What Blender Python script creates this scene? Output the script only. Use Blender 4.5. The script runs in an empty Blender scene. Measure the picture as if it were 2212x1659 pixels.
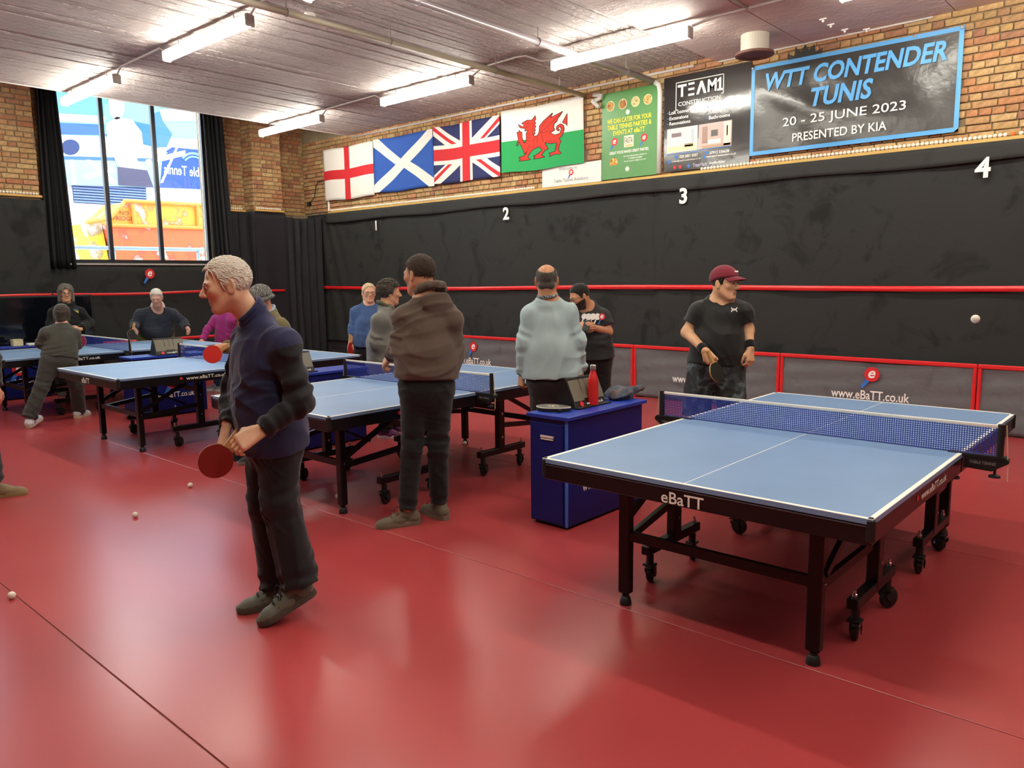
import bpy, bmesh, math, random
import numpy as np
from mathutils import Matrix, Vector
from mathutils.geometry import tessellate_polygon
random.seed(7)
PI = math.pi
scn = bpy.context.scene
COL = scn.collection
def V(*a): return np.array(a, float)
def nrm(v):
    v = np.asarray(v, float); return v/np.linalg.norm(v)

# ---------------------------------------------------------------- camera
IW, IH, FPX = 2212.0, 1659.0, 1670.33
YAW, PITCH, ROLL, CAMZ = 0.7294, 0.1365, -0.0121, 1.6307
_f = V(-math.sin(YAW)*math.cos(PITCH), math.cos(YAW)*math.cos(PITCH), -math.sin(PITCH))
_r0 = V(math.cos(YAW), math.sin(YAW), 0); _u0 = np.cross(_r0, _f)
_r = _r0*math.cos(ROLL)+_u0*math.sin(ROLL); _u = -_r0*math.sin(ROLL)+_u0*math.cos(ROLL)
cam = bpy.data.cameras.new('camera'); camo = bpy.data.objects.new('camera', cam); COL.objects.link(camo)
camo.matrix_world = Matrix(((_r[0], _u[0], -_f[0], 0), (_r[1], _u[1], -_f[1], 0), (_r[2], _u[2], -_f[2], CAMZ), (0, 0, 0, 1)))
cam.sensor_width = 36.0; cam.lens = FPX/IW*36.0; cam.clip_start = 0.05; cam.clip_end = 200
scn.camera = camo
def ray(px, py): return _f+(px-IW/2)/FPX*_r-(py-IH/2)/FPX*_u
def on_z(px, py, z):
    d = ray(px, py); return V(0, 0, CAMZ)+d*(z-CAMZ)/d[2]
def on_y(px, py, y):
    d = ray(px, py); return V(0, 0, CAMZ)+d*y/d[1]
def on_x(px, py, x):
    d = ray(px, py); return V(0, 0, CAMZ)+d*x/d[0]
def at_D(px, py, D):
    d = ray(px, py); return V(0, 0, CAMZ)+d*D/math.hypot(d[0], d[1])

# ---------------------------------------------------------------- world, exposure
LAMP = 62.0
SKY = 7.5
world = bpy.data.worlds.new('World'); scn.world = world; world.use_nodes = True
bg = world.node_tree.nodes['Background']; bg.inputs[0].default_value = (0.80, 0.90, 1.0, 1); bg.inputs[1].default_value = SKY
vs = scn.view_settings
vs.view_transform = 'Standard'; vs.look = 'None'; vs.gamma = 1.0; vs.use_curve_mapping = False; vs.exposure = 0.0

# ---------------------------------------------------------------- materials
def lin(c):
    if isinstance(c, str):
        c = c.lstrip('#'); c = [int(c[i:i+2], 16)/255 for i in (0, 2, 4)]
    return tuple(x/12.92 if x <= .04045 else ((x+.055)/1.055)**2.4 for x in c)
MATS = {}
def mat(name, col, rough=.6, metal=0., spec=.5, bump=0., bscale=80., vary=0., vscale=4., emit=0., stretch=None, bdist=.002, sheen=0., coat=0.):
    if name in MATS: return MATS[name]
    m = bpy.data.materials.new(name); m.use_nodes = True
    nt = m.node_tree; b = nt.nodes['Principled BSDF']
    c = lin(col); b.inputs['Base Color'].default_value = (*c, 1)
    b.inputs['Roughness'].default_value = rough; b.inputs['Metallic'].default_value = metal
    b.inputs['Specular IOR Level'].default_value = spec
    if sheen: b.inputs['Sheen Weight'].default_value = sheen
    if coat: b.inputs['Coat Weight'].default_value = coat
    if emit:
        b.inputs['Emission Color'].default_value = (*c, 1); b.inputs['Emission Strength'].default_value = emit
    if vary or bump:
        tc = nt.nodes.new('ShaderNodeTexCoord'); src = tc.outputs['Object']
        if stretch:
            mp = nt.nodes.new('ShaderNodeMapping'); mp.inputs['Scale'].default_value = stretch
            nt.links.new(src, mp.inputs[0]); src = mp.outputs[0]
    if vary:
        n = nt.nodes.new('ShaderNodeTexNoise'); n.inputs['Scale'].default_value = vscale; n.inputs['Detail'].default_value = 5
        nt.links.new(src, n.inputs['Vector'])
        r = nt.nodes.new('ShaderNodeMapRange'); r.inputs[1].default_value = .3; r.inputs[2].default_value = .7
        r.inputs[3].default_value = 1-vary; r.inputs[4].default_value = 1+vary
        nt.links.new(n.outputs['Fac'], r.inputs[0])
        mx = nt.nodes.new('ShaderNodeVectorMath'); mx.operation = 'SCALE'; mx.inputs[0].default_value = c
        nt.links.new(r.outputs[0], mx.inputs['Scale']); nt.links.new(mx.outputs[0], b.inputs['Base Color'])
    if bump:
        n2 = nt.nodes.new('ShaderNodeTexNoise'); n2.inputs['Scale'].default_value = bscale; n2.inputs['Detail'].default_value = 4
        nt.links.new(src, n2.inputs['Vector'])
        bp = nt.nodes.new('ShaderNodeBump'); bp.inputs['Strength'].default_value = bump; bp.inputs['Distance'].default_value = bdist
        nt.links.new(n2.outputs['Fac'], bp.inputs['Height']); nt.links.new(bp.outputs[0], b.inputs['Normal'])
    MATS[name] = m
    return m
def ramp_mat(name, stops, scale, rough=.8, detail=5, bump=0., stretch=None, hard=False, bdist=.004):
    """procedural colour mottling through a noise driven colour ramp"""
    if name in MATS: return MATS[name]
    m = bpy.data.materials.new(name); m.use_nodes = True; nt = m.node_tree; b = nt.nodes['Principled BSDF']
    tc = nt.nodes.new('ShaderNodeTexCoord'); mp = nt.nodes.new('ShaderNodeMapping'); nt.links.new(tc.outputs['Object'], mp.inputs[0])
    if stretch: mp.inputs['Scale'].default_value = stretch
    n = nt.nodes.new('ShaderNodeTexNoise'); n.inputs['Scale'].default_value = scale; n.inputs['Detail'].default_value = detail
    nt.links.new(mp.outputs[0], n.inputs['Vector'])
    cr = nt.nodes.new('ShaderNodeValToRGB'); e = cr.color_ramp.elements
    if hard: cr.color_ramp.interpolation = 'CONSTANT'
    while len(e) < len(stops): e.new(.5)
    for i, (p, c) in enumerate(stops): e[i].position = p; e[i].color = (*lin(c), 1)
    nt.links.new(n.outputs['Fac'], cr.inputs[0]); nt.links.new(cr.outputs[0], b.inputs['Base Color'])
    b.inputs['Roughness'].default_value = rough
    if bump:
        bp = nt.nodes.new('ShaderNodeBump'); bp.inputs['Strength'].default_value = bump; bp.inputs['Distance'].default_value = bdist
        nt.links.new(n.outputs['Fac'], bp.inputs['Height']); nt.links.new(bp.outputs[0], b.inputs['Normal'])
    MATS[name] = m
    return m

# ---------------------------------------------------------------- mesh helpers
class MB:
    """collects shapes for ONE mesh object"""
    def __init__(s): s.v = []; s.f = []; s.m = []; s.cur = 0
    def add(s, vs, fs):
        o = len(s.v); s.v += [tuple(float(c) for c in v) for v in vs]
        for f in fs: s.f.append([i+o for i in f]); s.m.append(s.cur)
        return s
    def box(s, c, d, R=None, bev=0.):
        hx, hy, hz = d[0]/2, d[1]/2, d[2]/2
        if bev <= 0:
            P = [(x, y, z) for z in (-hz, hz) for y in (-hy, hy) for x in (-hx, hx)]
            F = [(0, 2, 3, 1), (4, 5, 7, 6), (0, 1, 5, 4), (2, 6, 7, 3), (0, 4, 6, 2), (1, 3, 7, 5)]
        else:
            b = min(bev, hx*.9, hy*.9, hz*.9); P = []; F = []
            for sz in (-1, 1):
                for sy in (-1, 1):
                    for sx in (-1, 1):
                        P += [(sx*hx, sy*(hy-b), sz*(hz-b)), (sx*(hx-b), sy*hy, sz*(hz-b)), (sx*(hx-b), sy*(hy-b), sz*hz)]
            i = lambda sx, sy, sz, k: ((sz > 0)*4+(sy > 0)*2+(sx > 0))*3+k
            for sg in (-1, 1):
                F.append([i(sg, a, c_, 0) for a, c_ in ((-1, -1), (1, -1), (1, 1), (-1, 1))][::sg])
                F.append([i(a, sg, c_, 1) for a, c_ in ((-1, -1), (1, -1), (1, 1), (-1, 1))][::-sg])
                F.append([i(a, c_, sg, 2) for a, c_ in ((-1, -1), (1, -1), (1, 1), (-1, 1))][::sg])
            for a in (-1, 1):
                for c_ in (-1, 1):
                    F.append([i(a, c_, -1, 0), i(a, c_, 1, 0), i(a, c_, 1, 1), i(a, c_, -1, 1)][::a*c_])
                    F.append([i(a, -1, c_, 0), i(a, 1, c_, 0), i(a, 1, c_, 2), i(a, -1, c_, 2)][::-a*c_])
                    F.append([i(-1, a, c_, 1), i(1, a, c_, 1), i(1, a, c_, 2), i(-1, a, c_, 2)][::a*c_])
                    for d_ in (-1, 1): F.append([i(a, c_, d_, 0), i(a, c_, d_, 1), i(a, c_, d_, 2)][::a*c_*d_])
        if R is not None: P = [tuple(np.asarray(R)@np.array(p)) for p in P]
        return s.add([(p[0]+c[0], p[1]+c[1], p[2]+c[2]) for p in P], F)
    def bar(s, a, b, w, h, up=(0, 0, 1)):
        a = np.asarray(a, float); b = np.asarray(b, float); d = b-a; L = np.linalg.norm(d); x = d/L
        u = np.asarray(up, float)
        if abs(x@u) > .98: u = V(1, 0, 0)
        y = nrm(np.cross(u, x)); z = np.cross(x, y)
        return s.box((a+b)/2, (L, w, h), np.stack([x, y, z], 1))
    def tube(s, pts, r, n=8, caps=True, closed=False):
        pts = [np.asarray(p, float) for p in pts]; N = len(pts); rs = r if hasattr(r, '__len__') else [r]*N
        ref = None; rings = []
        for i, p in enumerate(pts):
            t = (pts[(i+1) % N]-pts[i-1]) if closed else (pts[min(i+1, N-1)]-pts[max(i-1, 0)])
            t = nrm(t)
            if ref is None:
                ref = V(0, 0, 1) if abs(t[2]) < .9 else V(1, 0, 0)
            u = nrm(ref-t*(ref@t)); ref = u; w = np.cross(t, u)
            rings.append([p+rs[i]*(u*math.cos(2*PI*k/n)+w*math.sin(2*PI*k/n)) for k in range(n)])
        vs = [v for rg in rings for v in rg]; fs = []
        for i in range(N if closed else N-1):
            j = (i+1) % N
            for k in range(n): fs.append((i*n+k, i*n+(k+1) % n, j*n+(k+1) % n, j*n+k))
        if caps and not closed: fs += [tuple(range(n))[::-1], tuple((N-1)*n+k for k in range(n))]
        return s.add(vs, fs)
    def cyl(s, a, b, r, n=16): return s.tube([a, b], r, n)
    def lathe(s, prof, c=(0, 0, 0), n=24, R=None, sx=1., sy=1.):
        vs = []; fs = []
        for (r, z) in prof:
            for k in range(n):
                p = V(sx*r*math.cos(2*PI*k/n), sy*r*math.sin(2*PI*k/n), z)
                if R is not None: p = np.asarray(R)@p
                vs.append(p+np.asarray(c, float))
        for i in range(len(prof)-1):
            for k in range(n): fs.append((i*n+k, i*n+(k+1) % n, (i+1)*n+(k+1) % n, (i+1)*n+k))
        if prof[0][0] > 1e-5: fs.append(tuple(range(n))[::-1])
        if prof[-1][0] > 1e-5: fs.append(tuple((len(prof)-1)*n+k for k in range(n)))
        return s.add(vs, fs)
    def prism(s, pts2, O, U, W, th):
        """2D outline extruded: points O + x*U + y*W, thickness th along U x W (both sides capped)"""
        O, U, W = (np.asarray(q, float) for q in (O, U, W)); nn = nrm(np.cross(U, W))
        n = len(pts2); a = [O+p[0]*U+p[1]*W for p in pts2]; b = [q+nn*th for q in a]
        fs = [tuple(range(n))[::-1], tuple(range(n, 2*n))]+[(i, (i+1) % n, n+(i+1) % n, n+i) for i in range(n)]
        return s.add(a+b, fs)
    def grid(s, fn, nu, nv):
        vs = [fn(i/nu, j/nv) for j in range(nv+1) for i in range(nu+1)]
        fs = [(j*(nu+1)+i, j*(nu+1)+i+1, (j+1)*(nu+1)+i+1, (j+1)*(nu+1)+i) for j in range(nv) for i in range(nu)]
        return s.add(vs, fs)
    def sheet(s, fn, nu, nv, th, nn):
        """a grid with thickness: front surface fn, back surface fn - nn*th"""
        nn = np.asarray(nn, float)
        o = len(s.v); s.grid(fn, nu, nv); n = (nu+1)*(nv+1)
        s.v += [tuple(np.array(v)-nn*th) for v in s.v[o:o+n]]
        g = [list(f) for f in s.f[-nu*nv:]]
        for f in g: s.f.append([i+n for i in f][::-1]); s.m.append(s.cur)
        idx = lambda i, j: o+j*(nu+1)+i
        rim = [idx(i, 0) for i in range(nu)]+[idx(nu, j) for j in range(nv)]+[idx(i, nv) for i in range(nu, 0, -1)]+[idx(0, j) for j in range(nv, 0, -1)]
        for k in range(len(rim)):
            a, b = rim[k], rim[(k+1) % len(rim)]; s.f.append([b, a, a+n, b+n]); s.m.append(s.cur)
        return s
    def mesh(s, name, mats, smooth=False):
        me = bpy.data.meshes.new(name); me.from_pydata(s.v, [], s.f)
        for m in (mats if isinstance(mats, (list, tuple)) else [mats]): me.materials.append(m)
        me.polygons.foreach_set('material_index', s.m)
        if smooth: me.polygons.foreach_set('use_smooth', [True]*len(s.f))
        me.update(); return me
    def build(s, name, mats, parent=None, smooth=False, loc=None):
        return link(name, s.mesh(name, mats, smooth), parent, loc)
def link(name, me, parent=None, loc=None):
    o = bpy.data.objects.new(name, me); COL.objects.link(o)
    if parent is not None: o.parent = parent
    if loc is not None: o.location = tuple(loc)
    return o
def tag(o, label=None, cat=None, group=None, kind=None):
    if label: o['label'] = label
    if cat: o['category'] = cat
    if group: o['group'] = group
    if kind: o['kind'] = kind
    return o
def thing(name, loc, label, cat, group=None, rz=0.):
    o = bpy.data.objects.new(name, None); COL.objects.link(o); o.location = tuple(float(c) for c in loc); o.rotation_euler = (0, 0, rz)
    o.empty_display_size = .1
    return tag(o, label, cat, group)
def copy_tree(o, parent=None):
    c = o.copy(); COL.objects.link(c); c.parent = parent
    for ch in o.children: copy_tree(ch, c)
    return c
def auto_smooth(o, ang=.6):
    me = o.data; me.polygons.foreach_set('use_smooth', [True]*len(me.polygons))
    me.set_sharp_from_angle(angle=ang); return o
_txt = {}
def text_geo(body, bold=0., shear=0., spacing=1.):
    """flat lettering outline as mesh, cap height 1, centred"""
    key = (body, bold, shear, spacing)
    if key not in _txt:
        cu = bpy.data.curves.new('lettering', 'FONT'); cu.body = body; cu.size = 1; cu.offset = bold; cu.shear = shear; cu.space_character = spacing
        cu.resolution_u = 3; cu.align_x = 'CENTER'; cu.fill_mode = 'FRONT'
        o = bpy.data.objects.new('lettering', cu); COL.objects.link(o)
        dg = bpy.context.evaluated_depsgraph_get(); me = bpy.data.meshes.new_from_object(o.evaluated_get(dg))
        v = np.array([p.co[:] for p in me.vertices]); f = [list(p.vertices) for p in me.polygons]
        bpy.data.objects.remove(o); bpy.data.curves.remove(cu); bpy.data.meshes.remove(me)
        _txt[key] = (v, f)
    return _txt[key]
def text_mb(mb, body, O, U, W, w=None, h=None, bold=.012, shear=0., disp=None, spacing=1., lift=0., nn=None):
    """lettering centred at O, along U (text direction) and W (up); w = total width or h = cap height in metres"""
    v, f = text_geo(body, bold, shear, spacing); O, U, W = (np.asarray(q, float) for q in (O, U, W))
    x0, x1 = v[:, 0].min(), v[:, 0].max(); y0, y1 = v[:, 1].min(), v[:, 1].max()
    sc_x = (w/(x1-x0)) if w else None; sc_y = (h/(y1-y0)) if h else None
    if sc_x is None: sc_x = sc_y
    if sc_y is None: sc_y = sc_x
    P = O+((v[:, :1]-(x0+x1)/2)*sc_x)*U+((v[:, 1:2]-(y0+y1)/2)*sc_y)*W
    if disp is not None: P = np.array([disp(p) for p in P])
    if lift: P = P+nrm(np.cross(U, W))*lift
    return mb.add(P, f)
def words(mb):
    """split a line of lettering into one builder for each word (at the wide gaps)"""
    P = np.array(mb.v); F = mb.f; c = P.mean(0); d = P-c; ax = np.linalg.svd(d-d.mean(0), full_matrices=False)[2][0]; x = d@ax
    h = np.ptp(d@np.linalg.svd(d-d.mean(0), full_matrices=False)[2][1]); iv = sorted((min(x[i] for i in f), max(x[i] for i in f), k) for k, f in enumerate(F))
    groups = []; hi = -1e9
    for a, b, k in iv:
        if a-hi > .20*h: groups.append([])
        groups[-1].append(k); hi = max(hi, b)
    out = []
    for g in groups:
        m = MB(); ids = sorted({i for k in g for i in F[k]}); mp = {i: n for n, i in enumerate(ids)}; m.add([P[i] for i in ids], [[mp[i] for i in F[k]] for k in g]); out.append(m)
    return out
def ellipse2(cx, cy, rx, ry, n=24, a0=0., a1=2*PI): return [(cx+rx*math.cos(a0+(a1-a0)*k/n), cy+ry*math.sin(a0+(a1-a0)*k/n)) for k in range(n)]
def bat_logo(parent, O, U, W, s, glyph='white'):
    """printed emblem: red bat face with a white e and a blue handle tilted down left; s = overall height"""
    nn = nrm(np.cross(U, W)); O = np.asarray(O, float); U = np.asarray(U, float); W = np.asarray(W, float)
    r = .32*s; c = V(.07*s, .17*s)
    h = MB(); d = nrm(V(-.55, -.83)); p = V(d[1], -d[0])
    q0 = c+d*r*.8; q1 = c+d*(r+.42*s)
    h.prism([tuple(q0+p*.1*s), tuple(q0-p*.1*s), tuple(q1-p*.055*s), tuple(q1+p*.055*s)], O+nn*.001, U, W, .0008)
    h.build('emblem_handle', mat('print_blue', '#2f6fc4', .5), parent)
    m = MB(); m.prism(ellipse2(c[0], c[1], r, r*1.02, 24), O+nn*.001, U, W, .0012); eb = m.build('emblem_bat', mat('print_red', '#d0242b', .5), parent)
    t = MB(); text_mb(t, 'e', O+U*c[0]+W*c[1]+nn*.0032, U, W, h=r*1.05, bold=.02, shear=.25); t.build('emblem_letter', mat('print_white', '#f2f0ea', .5), parent)
# ================================================================ the room
CEIL, CEIL2, YW, XL = 4.28, 4.22, 9.10, -13.65
XR, YB, ZT = 4.5, -4.5, 5.3
def tube_mat(name):
    m = mat(name, '#fff2d8', .4); b = m.node_tree.nodes['Principled BSDF']
    b.inputs['Emission Color'].default_value = (1.0, .96, .84, 1); b.inputs['Emission Strength'].default_value = LAMP
    return m
M_white = mat('white_paint', '#e9e6df', .55)
M_black = mat('black_steel', '#0a0a0b', .35, spec=.35)
# ---- floor: welded vinyl sheets, one object for each roll
def floor_material():
    m = bpy.data.materials.new('red_vinyl'); m.use_nodes = True; nt = m.node_tree; b = nt.nodes['Principled BSDF']
    tc = nt.nodes.new('ShaderNodeTexCoord')
    n = nt.nodes.new('ShaderNodeTexNoise'); n.inputs['Scale'].default_value = .7; n.inputs['Detail'].default_value = 2; nt.links.new(tc.outputs['Object'], n.inputs[0])
    cr = nt.nodes.new('ShaderNodeValToRGB'); e = cr.color_ramp.elements
    e[0].position = .3; e[0].color = (*lin('#a0393b'), 1); e[1].position = .75; e[1].color = (*lin('#ab4344'), 1)
    nt.links.new(n.outputs['Fac'], cr.inputs[0]); nt.links.new(cr.outputs[0], b.inputs['Base Color'])
    b.inputs['Roughness'].default_value = .28
    b.inputs['Specular IOR Level'].default_value = .5
    return m
M_floor = floor_material()
fl = MB().box(((XL+XR)/2, (YB+YW+.2)/2, -.06), (XR-XL+.6, YW-YB+.8, .11)).build('floor', mat('screed_joint', '#8c5a50', .8)); tag(fl, kind='structure')
fl['label'] = 'glossy red vinyl sports floor laid in long sheets'
seams = [YB, -2.7, -.78, 1.15, 3.075, 5.0, 6.93, YW+.05]
for a, b_ in zip(seams[:-1], seams[1:]):
    MB().box((0, 0, -.0025), (XR-XL, b_-a-.006, .005), bev=.0015).build('vinyl_sheet', M_floor, fl, loc=((XL+XR)/2, (a+b_)/2, 0))
# ---- ceiling: board marked concrete
def ceil_material(name, amt, stretch, colr='#cfc3bd'):
    m = bpy.data.materials.new(name); m.use_nodes = True; nt = m.node_tree; b = nt.nodes['Principled BSDF']; b.inputs['Roughness'].default_value = .62
    tc = nt.nodes.new('ShaderNodeTexCoord'); mp = nt.nodes.new('ShaderNodeMapping'); mp.inputs['Scale'].default_value = stretch; nt.links.new(tc.outputs['Object'], mp.inputs[0])
    oi = nt.nodes.new('ShaderNodeObjectInfo'); ad = nt.nodes.new('ShaderNodeVectorMath'); ad.operation = 'ADD'
    sc_ = nt.nodes.new('ShaderNodeMath'); sc_.operation = 'MULTIPLY'; sc_.inputs[1].default_value = 50; nt.links.new(oi.outputs['Random'], sc_.inputs[0])
    nt.links.new(mp.outputs[0], ad.inputs[0]); nt.links.new(sc_.outputs[0], ad.inputs[1])
    n = nt.nodes.new('ShaderNodeTexNoise'); n.inputs['Scale'].default_value = 9; n.inputs['Detail'].default_value = 6; n.inputs['Roughness'].default_value = .7; nt.links.new(ad.outputs[0], n.inputs[0])
    cr = nt.nodes.new('ShaderNodeValToRGB'); e = cr.color_ramp.elements; e[0].position = .46; e[0].color = (0, 0, 0, 1); e[1].position = .60; e[1].color = (1, 1, 1, 1)
    nt.links.new(n.outputs['Fac'], cr.inputs[0])
    bp = nt.nodes.new('ShaderNodeBump'); bp.inputs['Strength'].default_value = amt; bp.inputs['Distance'].default_value = .02
    nt.links.new(cr.outputs[0], bp.inputs['Height']); nt.links.new(bp.outputs[0], b.inputs['Normal'])
    n2 = nt.nodes.new('ShaderNodeTexNoise'); n2.inputs['Scale'].default_value = 1.6; n2.inputs['Detail'].default_value = 4; nt.links.new(tc.outputs['Object'], n2.inputs[0])
    c2 = nt.nodes.new('ShaderNodeValToRGB'); e = c2.color_ramp.elements; e[0].position = .3; e[0].color = (*lin('#c9bcb7'), 1); e[1].position = .7; e[1].color = (*lin(colr), 1)
    nt.links.new(n2.outputs['Fac'], c2.inputs[0]); nt.links.new(c2.outputs[0], b.inputs['Base Color'])
    return m
M_ceilb = ceil_material('board_marked_concrete', 1.0, (2.6, 1.4, 1), '#d6cac6')
M_ceilp = ceil_material('painted_plaster', .35, (.35, .35, .35), '#d8cdc8')
XE = -12.1
ceil = MB().box(((XE+XR)/2, (YB+YW)/2+.1, CEIL+.16), (XR-XE, YW-YB+.4, .30)).build('ceiling', mat('ceiling_joint', '#665856', .9)); tag(ceil, kind='structure')
ceil['label'] = 'white painted concrete ceiling with board marks'
x = XE; bi = 0; bm_cache = {}
while x < -4.72:
    w = random.choice((.09, .10, .105, .115, .125)); 
    if x+w > -4.70: w = -4.70-x
    if w < .03: break
    zoff = random.choice((0, 0, .003, .005, .008))
    MB().box((0, 0, 0), (w-.0095, YW-YB, .03), bev=.005).build('board', M_ceilb, ceil, loc=(x+w/2, (YB+YW)/2, CEIL+.014+zoff)); x += w
for a, b_ in ((-4.70, -3.62), (-3.62, -2.10), (-2.10, .6), (.6, XR)):
    for c_, d_ in ((YB, 1.5), (1.5, 5.6), (5.6, YW)):
        MB().box((0, 0, 0), (b_-a-.008, d_-c_-.008, .07), bev=.004).build('soffit_panel', M_ceilp, ceil, loc=((a+b_)/2, (c_+d_)/2, CEIL2+.035))
# white fascia at the slab edge, raised soffit by the window wall
MB().box((XE-.012, (YB+YW)/2, CEIL+.075), (.03, YW-YB, .17), bev=.004).build('fascia', mat('fascia_white', '#ded6d0', .6), ceil)
up = MB().box(((XL+XE)/2, (YB+YW)/2, ZT+.06), (XE-XL+.4, YW-YB+.4, .12)).build('ceiling', mat('upper_soffit', '#cfc6c2', .8)); tag(up, kind='structure')
up2 = MB().box((XE+.1, (YB+YW)/2, (CEIL+.31+ZT)/2), (.2, YW-YB, ZT-CEIL-.31)).build('fascia', mat('upper_soffit', '#cfc6c2', .8), ceil)
# ---- walls
M_mortar = mat('mortar', '#8f7f66', .95, bump=.5, bscale=60, vary=.2)
def brick_material():
    m = bpy.data.materials.new('stock_brick'); m.use_nodes = True; nt = m.node_tree; b = nt.nodes['Principled BSDF']; b.inputs['Roughness'].default_value = .9
    oi = nt.nodes.new('ShaderNodeObjectInfo'); ge = nt.nodes.new('ShaderNodeNewGeometry')
    ad = nt.nodes.new('ShaderNodeMath'); ad.operation = 'ADD'; fr = nt.nodes.new('ShaderNodeMath'); fr.operation = 'FRACT'
    nt.links.new(oi.outputs['Random'], ad.inputs[0]); nt.links.new(ge.outputs['Random Per Island'], ad.inputs[1]); nt.links.new(ad.outputs[0], fr.inputs[0])
    cr = nt.nodes.new('ShaderNodeValToRGB'); e = cr.color_ramp.elements
    cols = ['#ac8c5c', '#b8986a', '#a47e56', '#aa6e4c', '#bfa472', '#936750', '#b27f56', '#a88d62']
    while len(e) < len(cols): e.new(.5)
    for i, c in enumerate(cols): e[i].position = i/(len(cols)-1); e[i].color = (*lin(c), 1)
    nt.links.new(fr.outputs[0], cr.inputs[0])
    tc = nt.nodes.new('ShaderNodeTexCoord'); n = nt.nodes.new('ShaderNodeTexNoise'); n.inputs['Scale'].default_value = 30; n.inputs['Detail'].default_value = 6; nt.links.new(tc.outputs['Object'], n.inputs[0])
    r = nt.nodes.new('ShaderNodeMapRange'); r.inputs[1].default_value = .3; r.inputs[2].default_value = .7; r.inputs[3].default_value = .7; r.inputs[4].default_value = 1.2; nt.links.new(n.outputs['Fac'], r.inputs[0])
    mx = nt.nodes.new('ShaderNodeVectorMath'); mx.operation = 'SCALE'; nt.links.new(cr.outputs[0], mx.inputs[0]); nt.links.new(r.outputs[0], mx.inputs['Scale']); nt.links.new(mx.outputs[0], b.inputs['Base Color'])
    bp = nt.nodes.new('ShaderNodeBump'); bp.inputs['Strength'].default_value = .6; bp.inputs['Distance'].default_value = .004; nt.links.new(n.outputs['Fac'], bp.inputs['Height']); nt.links.new(bp.outputs[0], b.inputs['Normal'])
    return m
M_brick = brick_material()
def wall(name, boxes, m):
    w = MB()
    for c, d in boxes: w.box(c, d)
    return tag(w.build(name, m), kind='structure')
wr = wall('wall_right', [(((XL+XR)/2, YW+.11, 2.6), (XR-XL+.6, .20, 5.4))], M_mortar); wr['label'] = 'yellow stock brick wall above black cloth'
# window openings in the left wall: (y0, y1)
WZ0, WZ1 = 1.95, 5.0
WINS = [(4.55, 7.08), (-.2, 2.9)]
xs = XL-.15
lb = [((xs, (2.9+4.55)/2, 2.6), (.3, 4.55-2.9, 5.4)), ((xs, (7.08+YW+.2)/2, 2.6), (.3, YW+.2-7.08, 5.4)), ((xs, (YB-.2-.2)/2, 2.6), (.3, -.2-YB+.2, 5.4))]
for y0, y1 in WINS:
    lb += [((xs, (y0+y1)/2, WZ0/2), (.3, y1-y0, WZ0)), ((xs, (y0+y1)/2, (WZ1+5.3)/2), (.3, y1-y0, .3))]
PILX = -13.30
PIL = [(3.35, 4.20), (7.78, 8.36)]
for y0, y1 in PIL: lb.append((((XL+PILX)/2, (y0+y1)/2, 2.65), (PILX-XL, y1-y0, 5.3)))
wl = wall('wall_left', lb, M_mortar); wl['label'] = 'yellow stock brick wall with piers beside the tall window'
wk = wall('wall_back', [(((XL+XR)/2, YB-.1, 2.6), (XR-XL+.6, .2, 5.4))], mat('plain_back_wall', '#8f7357', .9))
we = wall('wall_east', [((XR+.1, (YB+YW)/2, 2.6), (.2, YW-YB, 5.4))], mat('plain_back_wall', '#8f7357', .9))
# bricks: stretchers and headers as single pieces
_bm = {}
def brick_mesh(w, h, k):
    key = (round(w, 3), round(h, 3), k)
    if key not in _bm:
        mb = MB().box((0, 0, 0), (w, .026, h), bev=.006); rr = random.Random(hash(key) % 9999)
        mb.v = [(v[0]+rr.uniform(-.003, .003), v[1]+rr.uniform(-.002, .002), v[2]+rr.uniform(-.002, .002)) for v in mb.v]
        _bm[key] = mb.mesh('brick', M_brick)
    return _bm[key]
def lay(z0, z1, u0, u1, skip=lambda u, z: False):
    """list of brick slots (u, z, w, h)"""
    out = []; z = z0; row = 0
    while z+.03 < z1:
        h = min(.066, z1-z); pat = row % 2; u = u0-(.05 if pat else .0)-random.uniform(0, .06)
        while u < u1:
            w = .105 if (pat and random.random() < .8) else .216
            a, b_ = max(u, u0), min(u+w, u1)
            if b_-a > .03 and not skip((a+b_)/2, z+h/2): out.append(((a+b_)/2, z+h/2, b_-a, h))
            u += w+.010
        z += .0765; row += 1
    return out
COVER = [(-12.86, -6.70, 3.20, 4.07), (-7.44, -6.42, 2.9, 3.2), (-6.36, -5.53, 2.9, 4.06), (-5.38, -4.26, 2.9, 4.10), (-4.2, -2.04, 3.06, 4.02)]
def skip_r(u, z): return any(a+.03 < u < b-.03 and c+.03 < z < d-.03 for a, b, c, d in COVER)
br = lay(2.945, CEIL+.02, XL, XR, skip_r)
br.sort(key=lambda q: (q[0] > -1.15, -q[0]))     # the ones in view first, nearest to the camera
for i, (u, z, w, h) in enumerate(br[:300]):
    link('brick', brick_mesh(round(w/.004)*.004, h, i % 4), wr, (u, YW-.004+random.uniform(-.004, .003), z))
mb = MB()
for u, z, w, h in br[300:]: mb.box((u, YW-.004+random.uniform(-.004, .003), z), (w, .026, h), bev=.006)
tag(mb.build('brickwork', M_brick, wr), kind='stuff')
R90 = Matrix.Rotation(PI/2, 4, 'Z')
def brick_x(x0, u, z, w, h, i):
    o = link('brick', brick_mesh(round(w/.004)*.004, h, i % 4), wl); o.matrix_world = Matrix.Translation((x0+.004+random.uniform(-.003, .004), u, z)) @ R90
i = 0
for (y0, y1) in PIL:
    for u, z, w, h in lay(2.945, 4.95, y0, y1): brick_x(PILX, u, z, w, h, i); i += 1
for a, b_ in ((4.21, 4.55), (7.09, 7.77), (8.37, YW-.02)):
    for u, z, w, h in lay(2.90, 4.95, a, b_):
        brick_x(XL, u, z, w, h, i); i += 1
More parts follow.
